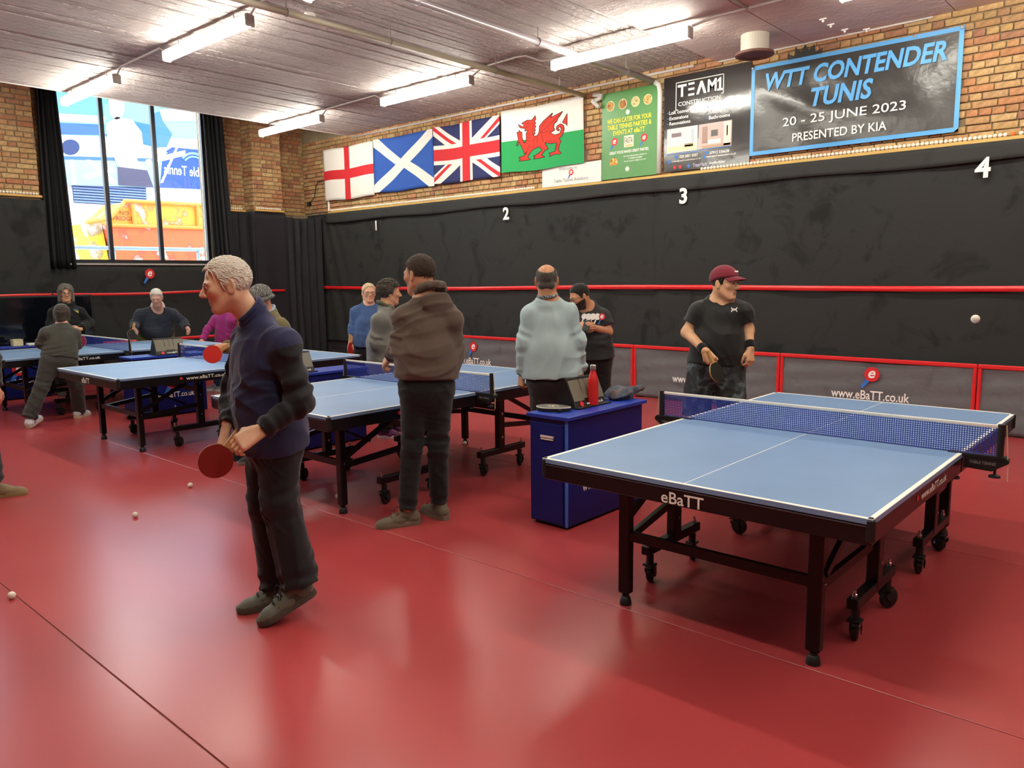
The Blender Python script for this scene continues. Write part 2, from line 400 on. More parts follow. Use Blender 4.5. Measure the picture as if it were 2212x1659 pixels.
for u, z, w, h in lay(2.945, 4.95, XL, PILX): # pier side facing the window
    link('brick', brick_mesh(round(w/.004)*.004, h, i % 4), wl, (u, PIL[1][0]-.004, z)); i += 1
# ---- window: frame, mullions, panes
M_frame = mat('window_frame_dark', '#1d1e22', .4)
def glass_mat():
    m = bpy.data.materials.new('pane_glass'); m.use_nodes = True; nt = m.node_tree; nt.nodes.remove(nt.nodes['Principled BSDF'])
    t = nt.nodes.new('ShaderNodeBsdfTransparent'); t.inputs[0].default_value = (.95, .98, 1, 1); g = nt.nodes.new('ShaderNodeBsdfGlossy'); g.inputs['Roughness'].default_value = .02
    fr = nt.nodes.new('ShaderNodeFresnel'); fr.inputs[0].default_value = 1.45; mx = nt.nodes.new('ShaderNodeMixShader')
    nt.links.new(fr.outputs[0], mx.inputs[0]); nt.links.new(t.outputs[0], mx.inputs[1]); nt.links.new(g.outputs[0], mx.inputs[2]); nt.links.new(mx.outputs[0], nt.nodes['Material Output'].inputs[0])
    return m
M_glass = glass_mat()
for n, (y0, y1) in enumerate(WINS):
    w = tag(bpy.data.objects.new('window_%d' % (n+1), None), kind='structure'); COL.objects.link(w); w.location = (XL, (y0+y1)/2, WZ0)
    w['label'] = 'tall window of three panes with dark frames'
    fx = -.06; W_ = (y1-y0)/2; Hh = WZ1-WZ0
    f = MB(); f.box((fx, -W_+.03, Hh/2), (.07, .06, Hh)); f.box((fx, W_-.03, Hh/2), (.07, .06, Hh)); f.box((fx, 0, .03), (.07, 2*W_, .06)); f.box((fx, 0, Hh-.03), (.07, 2*W_, .06)); f.build('window_frame', M_frame, w)
    ms = [5.33-(y0+y1)/2, 6.17-(y0+y1)/2] if n == 0 else [-.5, .5]
    for q in ms: MB().box((fx+.01, q, Hh/2), (.08, .065, Hh-.1), bev=.006).build('mullion', M_frame, w)
    ed = [-W_+.05]+ms+[W_-.05]
    for a, b_ in zip(ed[:-1], ed[1:]): MB().box((fx-.01, (a+b_)/2, Hh/2), (.006, b_-a-.06, Hh-.1)).build('pane', M_glass, w)
    MB().box((.02, 0, -.018), (.14, 2*W_, .03), bev=.004).build('window_sill', mat('sill_grey', '#a6a49f', .5), w)
# ================================================================ ceiling lamps
M_tube = tube_mat('lit_diffuser')
def make_lamp():
    r = thing('batten_lamp', (0, 0, 0), '', 'lamp')
    MB().box((0, 0, .045), (1.80, .075, .04), bev=.006).build('body', M_white, r)
    d = MB(); pr = [(-.045, .025), (-.05, -.01), (-.035, -.045), (0, -.055), (.035, -.045), (.05, -.01), (.045, .025)]
    d.prism([(p[0], p[1]) for p in pr], (-.88, 0, 0), (0, 1, 0), (0, 0, 1), 1.76); auto_smooth(d.build('diffuser', M_tube, r), .9)
    for s in (-1, 1): MB().box((s*.892, 0, .0), (.022, .105, .115), bev=.01).build('end_cap', mat('cap_grey', '#b8b4ad', .5), r)
    for s in (-.6, .6): MB().cyl((s, 0, .06), (s, 0, .16), .005, 6).build('hanger', mat('zinc', '#9a9a98', .4, metal=.8), r)
    return r
lamp0 = make_lamp()
LZ = 4.145
LAMPS = [((-11.25, 4.26), 'lit strip lamp in front of the tall window by the white slab edge'), ((-8.06, 4.25), 'lit strip lamp joined to the window-side lamp by one bent conduit'),
         ((-11.48, 7.44), 'lit strip lamp beside the brick pier'), ((-8.14, 7.40), 'lit strip lamp opposite the blue saltire flag and union flag'), ((-5.03, 7.42), 'lit strip lamp in front of the dark construction poster'),
         ((-5.30, 4.25), 'lit strip lamp over the net of the second table'), ((-2.0, 4.25), 'lit strip lamp above the table nearest the long banner'), ((-1.75, 7.42), 'lit strip lamp opposite the blue bordered banner'),
         ((-11.25, 1.1), 'lit strip lamp above the walkway by the second window'), ((-8.1, 1.1), 'lit strip lamp above the walkway between windows and tables'), ((-5.0, 1.1), 'lit strip lamp above the walkway facing the second table'), ((-1.9, 1.1), 'lit strip lamp above the walkway facing the near table'),
         ((1.2, 1.1), 'lit strip lamp above the walkway at the far end'), ((1.2, 4.25), 'lit strip lamp at the end of the middle row'), ((1.4, 7.42), 'lit strip lamp at the end of the wall row')]
for i, ((lx, ly), lab) in enumerate(LAMPS):
    o = lamp0 if i == 0 else copy_tree(lamp0)
    o.location = (lx, ly, LZ-(.06 if lx > -5.1 else 0)); o['label'] = lab; o['category'] = 'lamp'; o['group'] = 'ceiling strip lamps'
# conduits and pipes
M_cond = mat('conduit', '#cbc3bd', .45)
def pipe(name, pts, r, label, m=M_cond, n=10):
    o = MB().tube(pts, r, n).build(name, m, smooth=True); return tag(o, label, name.split('_')[-1])
zc = CEIL-.012
pipe('conduit', [(-10.34, 4.26, LZ+.05), (-10.2, 4.26, zc), (-9.1, 4.25, zc), (-8.97, 4.25, LZ+.05)], .011, 'thin conduit between the two lamps by the window')
pipe('conduit', [(-7.15, 4.25, LZ+.05), (-7.0, 4.25, zc), (-6.3, 4.25, zc), (-6.22, 4.25, LZ+.05)], .011, 'thin conduit crossing under the heat detector toward the wall')
pipe('conduit', [(-10.57, 7.44, LZ+.05), (-10.45, 7.44, zc), (-9.2, 7.40, zc), (-9.05, 7.40, LZ+.05)], .011, 'thin conduit between the pier lamp and the flag lamp')
pipe('conduit', [(-7.23, 7.40, LZ+.05), (-7.05, 7.40, zc), (-6.45, 7.36, zc), (-6.3, 7.36, zc-.01), (-6.22, 7.55, zc-.05), (-5.95, 7.46, LZ+.02)], .011, 'thin conduit with a kink under the grey pipe')
pipe('conduit', [(-4.12, 7.42, LZ), (-3.9, 7.50, CEIL2-.012), (-2.7, 7.5, CEIL2-.012), (-2.66, 7.42, LZ-.03)], .014, 'white conduit crossing the smooth ceiling toward the banner')
pipe('conduit', [(-3.56, YB+1, CEIL2-.012), (-3.56, 7.5, CEIL2-.012)], .014, 'white conduit meeting another at a tee near the round duct')
def hung_pipe(x0, y0, y1, z, r, label, ys, m):
    t = thing('ceiling_pipe', (x0, y0, z), label, 'pipe')
    MB().tube([(0, 0, 0), (0, y1-y0, 0)], r, 14).build('pipe', m, t, smooth=True)
    for y in ys:
        h = MB(); h.cyl((0, y-y0, r), (0, y-y0, CEIL-z+.01), .006, 6); h.tube([(1.08*r*math.cos(a), y-y0, 1.08*r*math.sin(a)) for a in [2*PI*k/14 for k in range(14)]], .006, 6, closed=True); h.build('hanger', mat('zinc', '#9a9a98', .4, metal=.8), t)
    return t
hung_pipe(-6.68, -3.5, YW-.02, 4.13, .032, 'painted grey pipe hung below the boards, running to the flags', (1.2, 3.0, 4.35, 5.6, 7.25, 8.5), mat('pipe_paint', '#b9b29c', .4))
p2 = hung_pipe(-5.56, -3.5, YW-.06, 4.13, .038, 'glossy pipe hung below the boards, running to the wall above the green poster', (1.8, 3.6, 5.0, 6.7, 8.4), mat('pipe_gloss', '#a79aa0', .2))
MB().tube([(0, YW-.06+3.5, 0), (.08, YW-.06+3.5, -.06), (.10, YW-.06+3.5, -.14), (.10, YW-.06+3.5, -1.17)], .032, 12).build('drop', mat('drop_white', '#d8d5d0', .5), p2, smooth=True)
pipe('cable_tray', [(-12.0, YW-.03, 4.235), (-8.4, YW-.03, 4.235), (-5.0, YW-.03, 4.225)], .018, 'white trunking along the top of the flag wall')
pipe('cable_tray', [(-4.66, YW-.03, CEIL2-.012), (-2.3, YW-.03, CEIL2-.012)], .011, 'thin trunking above the blue bordered banner')
# heat detector
t = thing('heat_detector', (-6.93, 4.78, CEIL), 'small round heat detector on the boarded ceiling', 'detector')
MB().lathe([(.055, .0), (.058, -.02), (.045, -.04), (.0, -.04)], n=20).build('base', M_white, t, smooth=True)
MB().lathe([(.022, -.04), (.02, -.07), (.0, -.072)], n=14).build('sensor', M_white, t, smooth=True)
# round duct terminal
dc = on_z(1630, 117, 4.02)
t = thing('duct_terminal', (dc[0], dc[1], CEIL2), 'round white duct stub with dark flange hanging from the ceiling', 'duct')
MB().lathe([(.15, 0), (.15, -.20)], n=32).build('stub', mat('duct_white', '#cfcabb', .5), t, smooth=False)
f = MB().lathe([(.15, -.185), (.205, -.19), (.207, -.215), (.19, -.222), (.16, -.222), (.13, -.205), (.0, -.205)], n=32); auto_smooth(f.build('flange', mat('flange_brown', '#6d4a40', .6), t), .5)
# small broken clips on the smooth soffit
for k, (px, py) in enumerate(((1778, 40), (1795, 52), (1825, 63), (1872, 62))):
    p = on_z(px, py, CEIL2)
    t = thing('ceiling_clip', (p[0], p[1], CEIL2), 'small white clip left on the stained soffit above the banner', 'clip', 'clips on the soffit')
    MB().box((0, 0, -.006), (.07, .02, .012)).build('plate', M_white, t); MB().lathe([(.012, -.012), (.014, -.03), (0, -.04)], n=10).build('stud', M_white, t, smooth=True)
# ================================================================ timber ledge with the ball rows
M_wood = mat('pale_timber', '#c9a257', .6, vary=.12, vscale=6, stretch=(1, 8, 8))
def ledge(x0, y0, x1, y1, z, nx, ny, label):
    a, b_ = V(x0, y0, z), V(x1, y1, z); o = MB(); o.bar(a+V(nx, ny, 0)*.02-V(0, 0, .014), b_+V(nx, ny, 0)*.02-V(0, 0, .014), .055, .032)
    return tag(o.build('timber_ledge', M_wood), label, 'ledge')
ledge(-12.80, YW-.015, XR-.1, YW-.015, 2.935, 0, -1, 'long pale timber ledge on the flag wall above the black cloth')
ledge(PILX+.012, PIL[1][0]-.02, PILX+.012, PIL[1][1], 2.945, 1, 0, 'pale timber ledge across the front of the far pier')
ledge(XL+.02, 7.36, XL+.02, 7.76, 2.945, 1, 0, 'pale timber ledge between the curtain and the far pier')
ledge(PILX+.012, PIL[0][0], PILX+.012, PIL[0][1]+.02, 2.945, 1, 0, 'pale timber ledge across the pier by the window curtain')
M_ball = mat('ball_white', '#efe9d8', .45, spec=.4); M_ballo = mat('ball_orange', '#e8741c', .45)
def ball_mesh(m, n=10, name='ball'):
    b = MB(); b.lathe([(.0201*math.sin(PI*k/n), -.0201*math.cos(PI*k/n)) for k in range(n+1)], n=14)
    b.v = [tuple(p) for p in b.v]; return b.mesh(name, m, True)
bmW, bmO = ball_mesh(M_ball), ball_mesh(M_ballo)
def ball(p, label, group=None, me=None):
    return tag(link('ball', me or bmW, None, p), label, 'ball', group)
def row(a, b_, gaps, label, group):
    a, b_ = V(*a), V(*b_); L = np.linalg.norm(b_-a); n = int(L/.0435); u = (b_-a)/L
    for k in range(n):
        p = a+u*(k*.0435+random.uniform(-.001, .001))
        if any(g0 < (p[0] if abs(u[0]) > .5 else p[1]) < g1 for g0, g1 in gaps): continue
        ball(p, label, group)
row((-12.70, YW-.045, 2.957), (-7.55, YW-.045, 2.957), [], 'white ball in the row on the ledge under the flags', 'balls under the flags')
row((-4.85, YW-.045, 2.957), (-.95, YW-.045, 2.957), [(-1.545, -1.50)], 'white ball in the row on the ledge under the posters and banner', 'balls under the banner')
ball((-1.523, YW-.045, 2.957), 'single orange ball in the row of white balls on the ledge', None, bmO)
row((PILX+.045, PIL[1][0]+.02, 2.967), (PILX+.045, PIL[1][1], 2.967), [], 'white ball in the row on the far pier ledge', 'balls on the far pier')
row((XL+.05, 7.38, 2.967), (XL+.05, 7.76, 2.967), [], 'white ball in the row between curtain and far pier', 'balls beside the far pier')
row((PILX+.045, PIL[0][0]+.02, 2.967), (PILX+.045, PIL[0][1], 2.967), [], 'white ball in the row on the pier by the window curtain', 'balls on the near pier')
# ================================================================ black cloth on the walls
def cloth_mat(name, col, smudge, rough=.85, bump=.25):
    m = bpy.data.materials.new(name); m.use_nodes = True; nt = m.node_tree; b = nt.nodes['Principled BSDF']; b.inputs['Roughness'].default_value = rough; b.inputs['Specular IOR Level'].default_value = .3
    tc = nt.nodes.new('ShaderNodeTexCoord'); n = nt.nodes.new('ShaderNodeTexNoise'); n.inputs['Scale'].default_value = 2.4; n.inputs['Detail'].default_value = 7; n.inputs['Roughness'].default_value = .6; n.inputs['Distortion'].default_value = .8
    nt.links.new(tc.outputs['Object'], n.inputs[0])
    cr = nt.nodes.new('ShaderNodeValToRGB'); e = cr.color_ramp.elements; c = lin(col)
    e[0].position = .33; e[0].color = tuple(x*(1-smudge) for x in c)+(1,); e[1].position = .45; e[1].color = (*c, 1)
    nt.links.new(n.outputs['Fac'], cr.inputs[0]); nt.links.new(cr.outputs[0], b.inputs['Base Color'])
    n2 = nt.nodes.new('ShaderNodeTexNoise'); n2.inputs['Scale'].default_value = 5; n2.inputs['Detail'].default_value = 5; nt.links.new(tc.outputs['Object'], n2.inputs[0])
    bp = nt.nodes.new('ShaderNodeBump'); bp.inputs['Strength'].default_value = bump; bp.inputs['Distance'].default_value = .03; nt.links.new(n2.outputs['Fac'], bp.inputs['Height']); nt.links.new(bp.outputs[0], b.inputs['Normal'])
    return m
M_cloth = cloth_mat('black_cloth', '#2c2d2c', .5)
M_drape = cloth_mat('black_drape', '#262629', .2, .75, .1)
def hang(name, label, fn, nu, nv, nn, cat='cloth', m=None, th=.004, group=None):
    o = MB().sheet(fn, nu, nv, th, nn).build(name, m or M_cloth, smooth=True); return tag(o, label, cat, group)
def wr_disp(x, z, amp=1.):
    d = .006*math.sin(3.1*x+1.7*z)+.004*math.sin(5.3*x-2.2*z+1)+.006*math.sin(1.3*x+.6)
    # fan folds close to the corner and at the middle join
    for cx, s in ((-12.9, 1.), (-5.52, .7), (-9.6, .0)):
        q = x-cx-(2.9-z)*.28
        d += s*.02*math.exp(-((x-cx-.15*(2.9-z))/.45)**2)*math.sin(26*q/(1+.4*(2.9-z)))
    return amp*d
YC = YW-.045
for a, b_, lab in ((-13.5, -5.50, 'wide black wall cloth below the four flags, numbered 1 and 2'), (-5.54, XR-.02, 'wide black wall cloth below the posters and banner, numbered 3 and 4')):
    hang('wall_cloth', lab, lambda u, v, a=a, b_=b_: (a+(b_-a)*u, YC-wr_disp(a+(b_-a)*u, .02+2.88*v)-(.004 if a > -6 else 0), .02+2.88*v), 150, 40, (0, -1, 0))
M_hem = cloth_mat('black_cloth_hem', '#333433', .3)
hang('cloth_hem', 'strip of black cloth folded over the top of the wall cloth under the ledge', lambda u, v: (-12.85+17.3*u, YC-.045-.004*math.sin(9*u*17)-.4*abs(wr_disp(-12.85+17.3*u, 2.7)), 2.72+.18*v-.012*math.sin(44*u)*(1-v)), 220, 4, (0, -1, 0), m=M_hem)
M_red = mat('red_strap', '#d8262a', .28, spec=.6, bump=.3, bscale=9, bdist=.01)
def strap(name, fn, label, n=120, h=.055): # a flat ribbon with thickness
    o = MB().sheet(lambda u, v: fn(u, v), n, 2, .003, fn.nn).build(name, M_red, smooth=True); return tag(o, label, 'strap')
def f(u, v): x = -13.2+17.6*u; return (x, YC-.045-.008*math.sin(5*x), 1.475+.012*math.sin(.8*x)+.058*(v-.5))
f.nn = (0, -1, 0); strap('red_strap', f, 'red ribbon strap stretched across the black wall cloth behind the players')
# numbers on the cloth
M_num = mat('print_white', '#f2f0ea', .5)
for ch, px, py, h in (('1', 812, 487, .17), ('2', 1093, 461, .19), ('3', 1476, 423, .20), ('4', 2123, 362, .20)):
    p = on_y(px, py, YC-.05); v, fc = text_geo('l' if ch == '1' else ch, .03, 0., 1.)
    m = MB(); text_mb(m, 'l' if ch == '1' else ch, (0, 0, 0), (1, 0, 0), (0, 0, 1), h=h, bold=.03)
    n0 = len(m.v); fs = [list(q) for q in m.f]; m.v += [(q[0], q[1]+.004, q[2]) for q in m.v]; m.f += [[k+n0 for k in q][::-1] for q in fs]; m.m += [0]*len(fs)
    tag(m.build('number_sign', M_num, loc=(p[0], YC-.052 if ch != '1' else YC-.05, p[2])), 'white cut-out number %s on the black cloth %s' % ({'1': 'one', '2': 'two', '3': 'three', '4': 'four'}[ch], {'1': 'under the white flag', '2': 'under the union flag', '3': 'under the dark poster', '4': 'under the end of the banner'}[ch]), 'number')
# left wall cloth: below the window, round the piers, corner drape
def fold(y, z, n=9., a=.018): return a*math.sin(n*y+.5*math.sin(2*z))+.3*a*math.sin(2.3*n*y+1.1*z)
hang('wall_cloth', 'black cloth below the tall window with a small bat emblem', lambda u, v: (XL+.07+.25*fold(4.2+3.6*u, v, 4, .02), 4.2+3.58*u, .02+1.88*v), 60, 20, (1, 0, 0))
hang('wall_cloth', 'black cloth round the foot of the pier by the window curtain', lambda u, v: (PILX+.03+.5*fold(2.2+2.05*u, v), 2.2+2.05*u, .02+2.86*v), 50, 24, (1, 0, 0))
hang('wall_cloth', 'black cloth wrapped round the far pier, front face', lambda u, v: (PILX+.02+.012*math.sin(5*u+2*v), PIL[1][0]-.04+.66*u, .02+2.88*v), 24, 24, (1, 0, 0), m=M_drape)
hang('wall_cloth', 'black cloth hanging on the window side of the far pier', lambda u, v: (XL+.05+.36*u, PIL[1][0]-.05-.02*math.sin(7*u+2*v)-.12*(1-u), .02+2.88*v), 18, 24, (0, -1, 0), m=M_drape)
hang('wall_cloth', 'black cloth between the window curtain and the far pier', lambda u, v: (XL+.045+.01*math.sin(9*u+v), 7.06+.70*u, .02+2.88*v), 14, 20, (1, 0, 0), m=M_drape)
hang('corner_drape', 'black drape gathered in folds in the room corner', lambda u, v: (XL+.33+.35*u+.045*math.sin(34*u+1.5*math.sin(3*v))+.02*math.sin(61*u), 8.36+.62*u+.02*math.cos(34*u), .02+2.84*v-.05*math.sin(PI*u)*v), 80, 24, nrm(V(.62, -.35, 0)), 'curtain', m=M_drape)
hang('low_cloth', 'black plastic sheet bunched over the low rail beside the corner drape', lambda u, v: (-12.72+2.72*u, 8.86-.02*math.sin(8*u+3*v)-.015*math.sin(21*u-5*v), .02+.42*v), 50, 14, (0, -1, 0), m=M_drape)
tag(MB().tube([(-12.7, 8.82, .47), (-9.9, 8.82, .47)], .02, 8).build('low_rail', M_black), 'thin dark rail along the foot of the wall cloth', 'rail')
# window curtains
def curtain(label, yt0, yt1, yb0, yb1, z0, z1, ph):
    hang('window_curtain', label, lambda u, v: (XL+.12+.045*math.sin(30*u+ph)*(1-.25*v)+.015*math.sin(67*u), (yb0+(yb1-yb0)*u)*(1-v)+(yt0+(yt1-yt0)*u)*v, z0+(z1-z0)*v), 60, 20, (1, 0, 0), 'curtain', m=M_drape, th=.006)
curtain('black curtain hanging on the pier side of the tall window', 4.36, 4.64, 4.27, 4.74, 1.87, 5.0, 0)
curtain('black curtain between the tall window and the far pier', 6.98, 7.36, 7.04, 7.5, 1.0, 5.0, 1.3)
def f(u, v): y = 3.3+5.4*u; xx = XL+.12 if 4.22 < y < 7.7 else PILX+.05; return (xx, y, 1.45+.01*math.sin(2*y)+.045*(v-.5))
def fw(u, v):
    ys = [3.3, 4.24, 4.3, 7.66, 7.72, 8.5]; xs_ = [PILX+.06, PILX+.06, XL+.22, XL+.22, PILX+.06, PILX+.06]; y = 3.3+5.0*u
    return (float(np.interp(y, ys, xs_)), y, 1.45+.01*math.sin(2*y)+.042*(v-.5))
fw.nn = (1, 0, 0); strap('red_strap', fw, 'red ribbon strap along the cloth below the tall window', 100)
def f2(u, v): return (XL+.42+.01*math.sin(9*u), 4.9+2.9*u, .66+.05*(v-.5))
f2.nn = (1, 0, 0); strap('red_strap', f2, 'low red ribbon strap behind the farthest table', 60)
e = thing('wall_emblem', (XL+.112, 5.85, 1.73), 'small red bat emblem on the black cloth below the window', 'emblem'); bat_logo(e, (0, 0, 0), (0, 1, 0), (0, 0, 1), .26)
bx = MB().box((XL+.25, 6.4, .31), (.30, 3.0, .60), bev=.01).build('floor_screen', M_drape); tag(bx, 'low black screen below the red strap behind the farthest table', 'screen')
# ================================================================ flags and posters on the brick wall
PW = {k: mat('print_'+k, c, .6) for k, c in dict(blue='#2f6fc4', red='#d0242b', white='#f2f0ea').items()}
M_fw = mat('flag_white', '#e6e2da', .8, bump=.15, bscale=500); M_fr = mat('flag_red', '#c8232c', .8); M_fb = mat('flag_blue', '#2453a8', .8); M_fn = mat('flag_navy', '#232a5c', .8); M_fg = mat('flag_green', '#1f9a52', .8)
M_drag = mat('dragon_red', '#d8301f', .8); M_ink = mat('ink_black', '#1a1413', .8)
YF = YW-.07
def wave(x, z, ph): return .010*math.sin(3.2*x+ph)+.007*math.sin(6.5*x+1.4*z+2*ph)+.004*math.sin(11*x-3*z)
def flag(label, x0, x1, zt, zb, ph, base, prints, sag=.012):
    """base: field material; prints: list of (name, material, list of 2D polygons in unit field coordinates)"""
    W_, H_ = x1-x0, zt-zb; t = thing('flag', (x0, YF, zb), label, 'flag', 'flags on the brick wall')
    def P(u, v, lift=0): return (u*W_, -wave(u*W_, v*H_, ph)-lift, v*H_-sag*math.sin(PI*u)*1.0+.008*math.sin(9*u+ph))
    MB().sheet(lambda u, v: P(u, v), 30, 18, .002, (0, -1, 0)).build('field', base, t, smooth=True)
    for k, (nm, m, polys) in enumerate(prints):
        mb = MB()
        for pl in polys:
            bmx = bmesh.new(); vs = [bmx.verts.new((p[0], p[1], 0)) for p in pl]
            for tri in tessellate_polygon([[Vector((p[0], p[1], 0)) for p in pl]]):
                try: bmx.faces.new([vs[q] for q in tri])
                except ValueError: pass
            # cut the print so that it can follow the waves of the cloth
            for q in range(1, 16): bmesh.ops.bisect_plane(bmx, geom=bmx.verts[:]+bmx.edges[:]+bmx.faces[:], plane_co=(q/16, 0, 0), plane_no=(1, 0, 0))
            for q in range(1, 8): bmesh.ops.bisect_plane(bmx, geom=bmx.verts[:]+bmx.edges[:]+bmx.faces[:], plane_co=(0, q/8, 0), plane_no=(0, 1, 0))
            bmx.verts.index_update(); bmx.normal_update(); fc = []
            for f_ in bmx.faces:
                ix = [v.index for v in f_.verts]; fc.append(ix if f_.normal.z > 0 else ix[::-1])
            mb.add([P(v.co.x, v.co.y, .003+.0012*k) for v in bmx.verts], fc); bmx.free()
            if nm == 'saltire_red': mb.build(nm, m, t); mb = MB()
        if mb.v: mb.build(nm, m, t)
    for u in (.02, .5, .98): MB().cyl((u*W_, .0, H_-.01), (u*W_, .02, H_+.012), .006, 6).build('fixing', mat('zinc', '#9a9a98', .4, metal=.8), t)
    return t
R_ = lambda x0, y0, x1, y1: [(x0, y0), (x1, y0), (x1, y1), (x0, y1)]
flag('white flag with an upright red cross', -12.86, -11.36, 4.09, 3.14, 0., M_fw, [('cross', M_fr, [R_(.44, 0, .55, 1), R_(0, .40, .44, .58), R_(.55, .40, 1, .58)])])
flag('blue flag with a white diagonal cross', -11.32, -9.76, 4.09, 3.17, 1.1, M_fb, [('saltire', M_fw, [[(0, 0), (.09, 0), (1, .86), (1, 1), (.91, 1), (0, .14)], [(0, 1), (0, .86), (.41, .47), (.5, .56), (.09, 1)], [(.5, .44), (.91, 0), (1, 0), (1, .14), (.59, .53)]])])
dw = [[(0, 0), (.1, 0), (1, .85), (1, 1), (.9, 1), (0, .15)], [(0, 1), (0, .85), (.9, 0), (1, 0), (1, .15), (.1, 1)]]
flag('union flag in navy, red and white', -9.75, -8.25, 4.10, 3.19, 2.3, M_fn, [('saltire', M_fw, dw),
     ('saltire_red', M_fr, [[(0, 1), (0, .94), (.30, .66), (.37, .66), (.06, .96), (.02, 1)], [(.70, .66), (.76, .66), (1, .90), (1, .98)], [(.30, .34), (.24, .34), (0, .10), (0, .02)], [(1, 0), (1, .06), (.70, .34), (.63, .34), (.94, .04), (.98, 0)]]),
     ('cross_white', M_fw, [R_(.41, 0, .59, 1), R_(0, .33, .41, .67), R_(.59, .33, 1, .67)]), ('cross_red', M_fr, [R_(.445, 0, .555, 1), R_(0, .40, .445, .60), R_(.555, .40, 1, .60)])])
# dragon outline read in crop pixels of the flag (corner pixels give the frame)
def dq(p):
    fx = (p[0]-195)/(1425-195); top = 595-fx*275; bot = 1490-fx*160; return (fx, 1-(p[1]-top)/(bot-top))
body = [(524, 745), (560, 715), (610, 685), (680, 678), (735, 610), (742, 660), (720, 700), (745, 715), (722, 745), (745, 770), (720, 790), (738, 830), (712, 835), (732, 880), (705, 880), (718, 915), (760, 905), (790, 860), (800, 760), (860, 690), (990, 575), (965, 645), (1130, 555), (1060, 660), (1050, 700), (1010, 740), (1005, 790), (1020, 830), (960, 870), (1020, 905), (1090, 880), (1110, 820), (1090, 780), (1060, 810), (1085, 825), (1070, 850), (1040, 820), (1050, 770), (1100, 740), (1140, 765), (1150, 830), (1120, 920), (1080, 960), (1110, 1010), (1090, 1030), (1070, 1130), (1110, 1180), (1090, 1195), (1020, 1190), (940, 1225), (960, 1190), (935, 1170), (1020, 1150), (1045, 1020), (960, 1030), (880, 1010), (900, 1050), (930, 1110), (880, 1120), (830, 1195), (880, 1225), (800, 1240), (700, 1250), (730, 1220), (700, 1210), (760, 1180), (840, 1120), (790, 1070), (690, 1115), (640, 1170), (610, 1230), (655, 1260), (600, 1275), (475, 1300), (500, 1265), (470, 1250), (560, 1210), (605, 1140), (560, 1190), (530, 1110), (480, 1010), (465, 1070), (440, 1080), (470, 980), (450, 880), (475, 880), (485, 845), (505, 870), (525, 870), (525, 950), (560, 1030), (590, 980), (590, 880), (620, 830), (570, 850), (575, 810), (500, 810), (470, 765), (550, 790), (560, 755)]
tailtip = [(1150, 740), (1125, 720), (1190, 590), (1190, 770), (1165, 735)]
def grow(pl, d):
    n = len(pl); out = []
    for i in range(n):
        a, b, c = (np.array(pl[(i+k) % n], float) for k in (-1, 0, 1)); t = c-a; nn_ = V(t[1], -t[0])/max(1e-6, np.hypot(*t)); out.append(tuple(b+nn_*d))
    return out
def ok_poly(pl): return [dq(p) for p in pl][::-1]
inkl = []
def stroke(pts, w):
    out = []
    for a, b in zip(pts[:-1], pts[1:]):
        a, b = np.array(a, float), np.array(b, float); t = (b-a)/np.linalg.norm(b-a); n_ = V(-t[1], t[0])*w/2
        out.append([dq(q) for q in (a-n_, b-n_, b+n_, a+n_)][::-1])
    return out
ink = stroke(body+[body[0]], 9)+stroke(tailtip+[tailtip[0]], 8)
for s_ in ([(800, 870), (860, 740), (975, 600)], [(810, 870), (960, 730), (1110, 580)], [(820, 870), (1000, 830)], [(720, 930), (700, 1010)], [(770, 900), (760, 1020)], [(830, 880), (860, 1000)], [(590, 880), (650, 900)], [(588, 930), (650, 945)], [(590, 980), (655, 990)], [(640, 720), (600, 740)], [(580, 800), (640, 770)], [(700, 720), (690, 900)], [(900, 990), (1050, 990)], [(640, 1040), (600, 1130)], [(1060, 1040), (1050, 1120)], [(800, 1060), (870, 1100)], [(720, 1020), (690, 1090)]): ink += stroke(s_, 6)
flag('white and green flag with a red dragon', -8.22, -6.68, 4.13, 3.22, .7, M_fw, [('green_half', M_fg, [R_(.0, 0, 1, .5)]), ('dragon', M_drag, [ok_poly(body), ok_poly(tailtip)]), ('dragon_outline', M_ink, ink)])
# ---- white welcome board
YP = YW-.03
def board(name, x0, x1, zt, zb, m, label, cat='poster', th=.012, yf=YP):
    t = thing(name, ((x0+x1)/2, yf, zb), label, cat)
    MB().box((0, th/2, (zt-zb)/2), (x1-x0, th, zt-zb), bev=.002).build('panel', m, t); return t
def letters(t, items, lift=.003, disp=None):
    """items: (name, text, x, z, width/height, key, material, bold, shear)"""
    for (s, x_, z_, kw, m, bold, sh) in items:
        mb = MB(); text_mb(mb, s, (x_, -lift, z_), (1, 0, 0), (0, 0, 1), bold=bold, shear=sh, disp=disp, **kw)
        for q_ in words(mb): q_.build('lettering', m, t)
t = board('welcome_board', -7.46, -6.40, 3.23, 2.945, mat('board_white', '#dcdbd6', .35), 'white welcome board half hidden by the dragon flag')
M_gtxt = mat('print_grey', '#8d8d92', .5)
letters(t, [('Welcome to', -.05, .235, dict(h=.045), M_gtxt, .005, 0), ('Table Tennis Academy', -.0, .065, dict(w=.62), M_gtxt, .0, 0)])
bat_logo(t, (0, -.002, .15), (1, 0, 0), (0, 0, 1), .13)
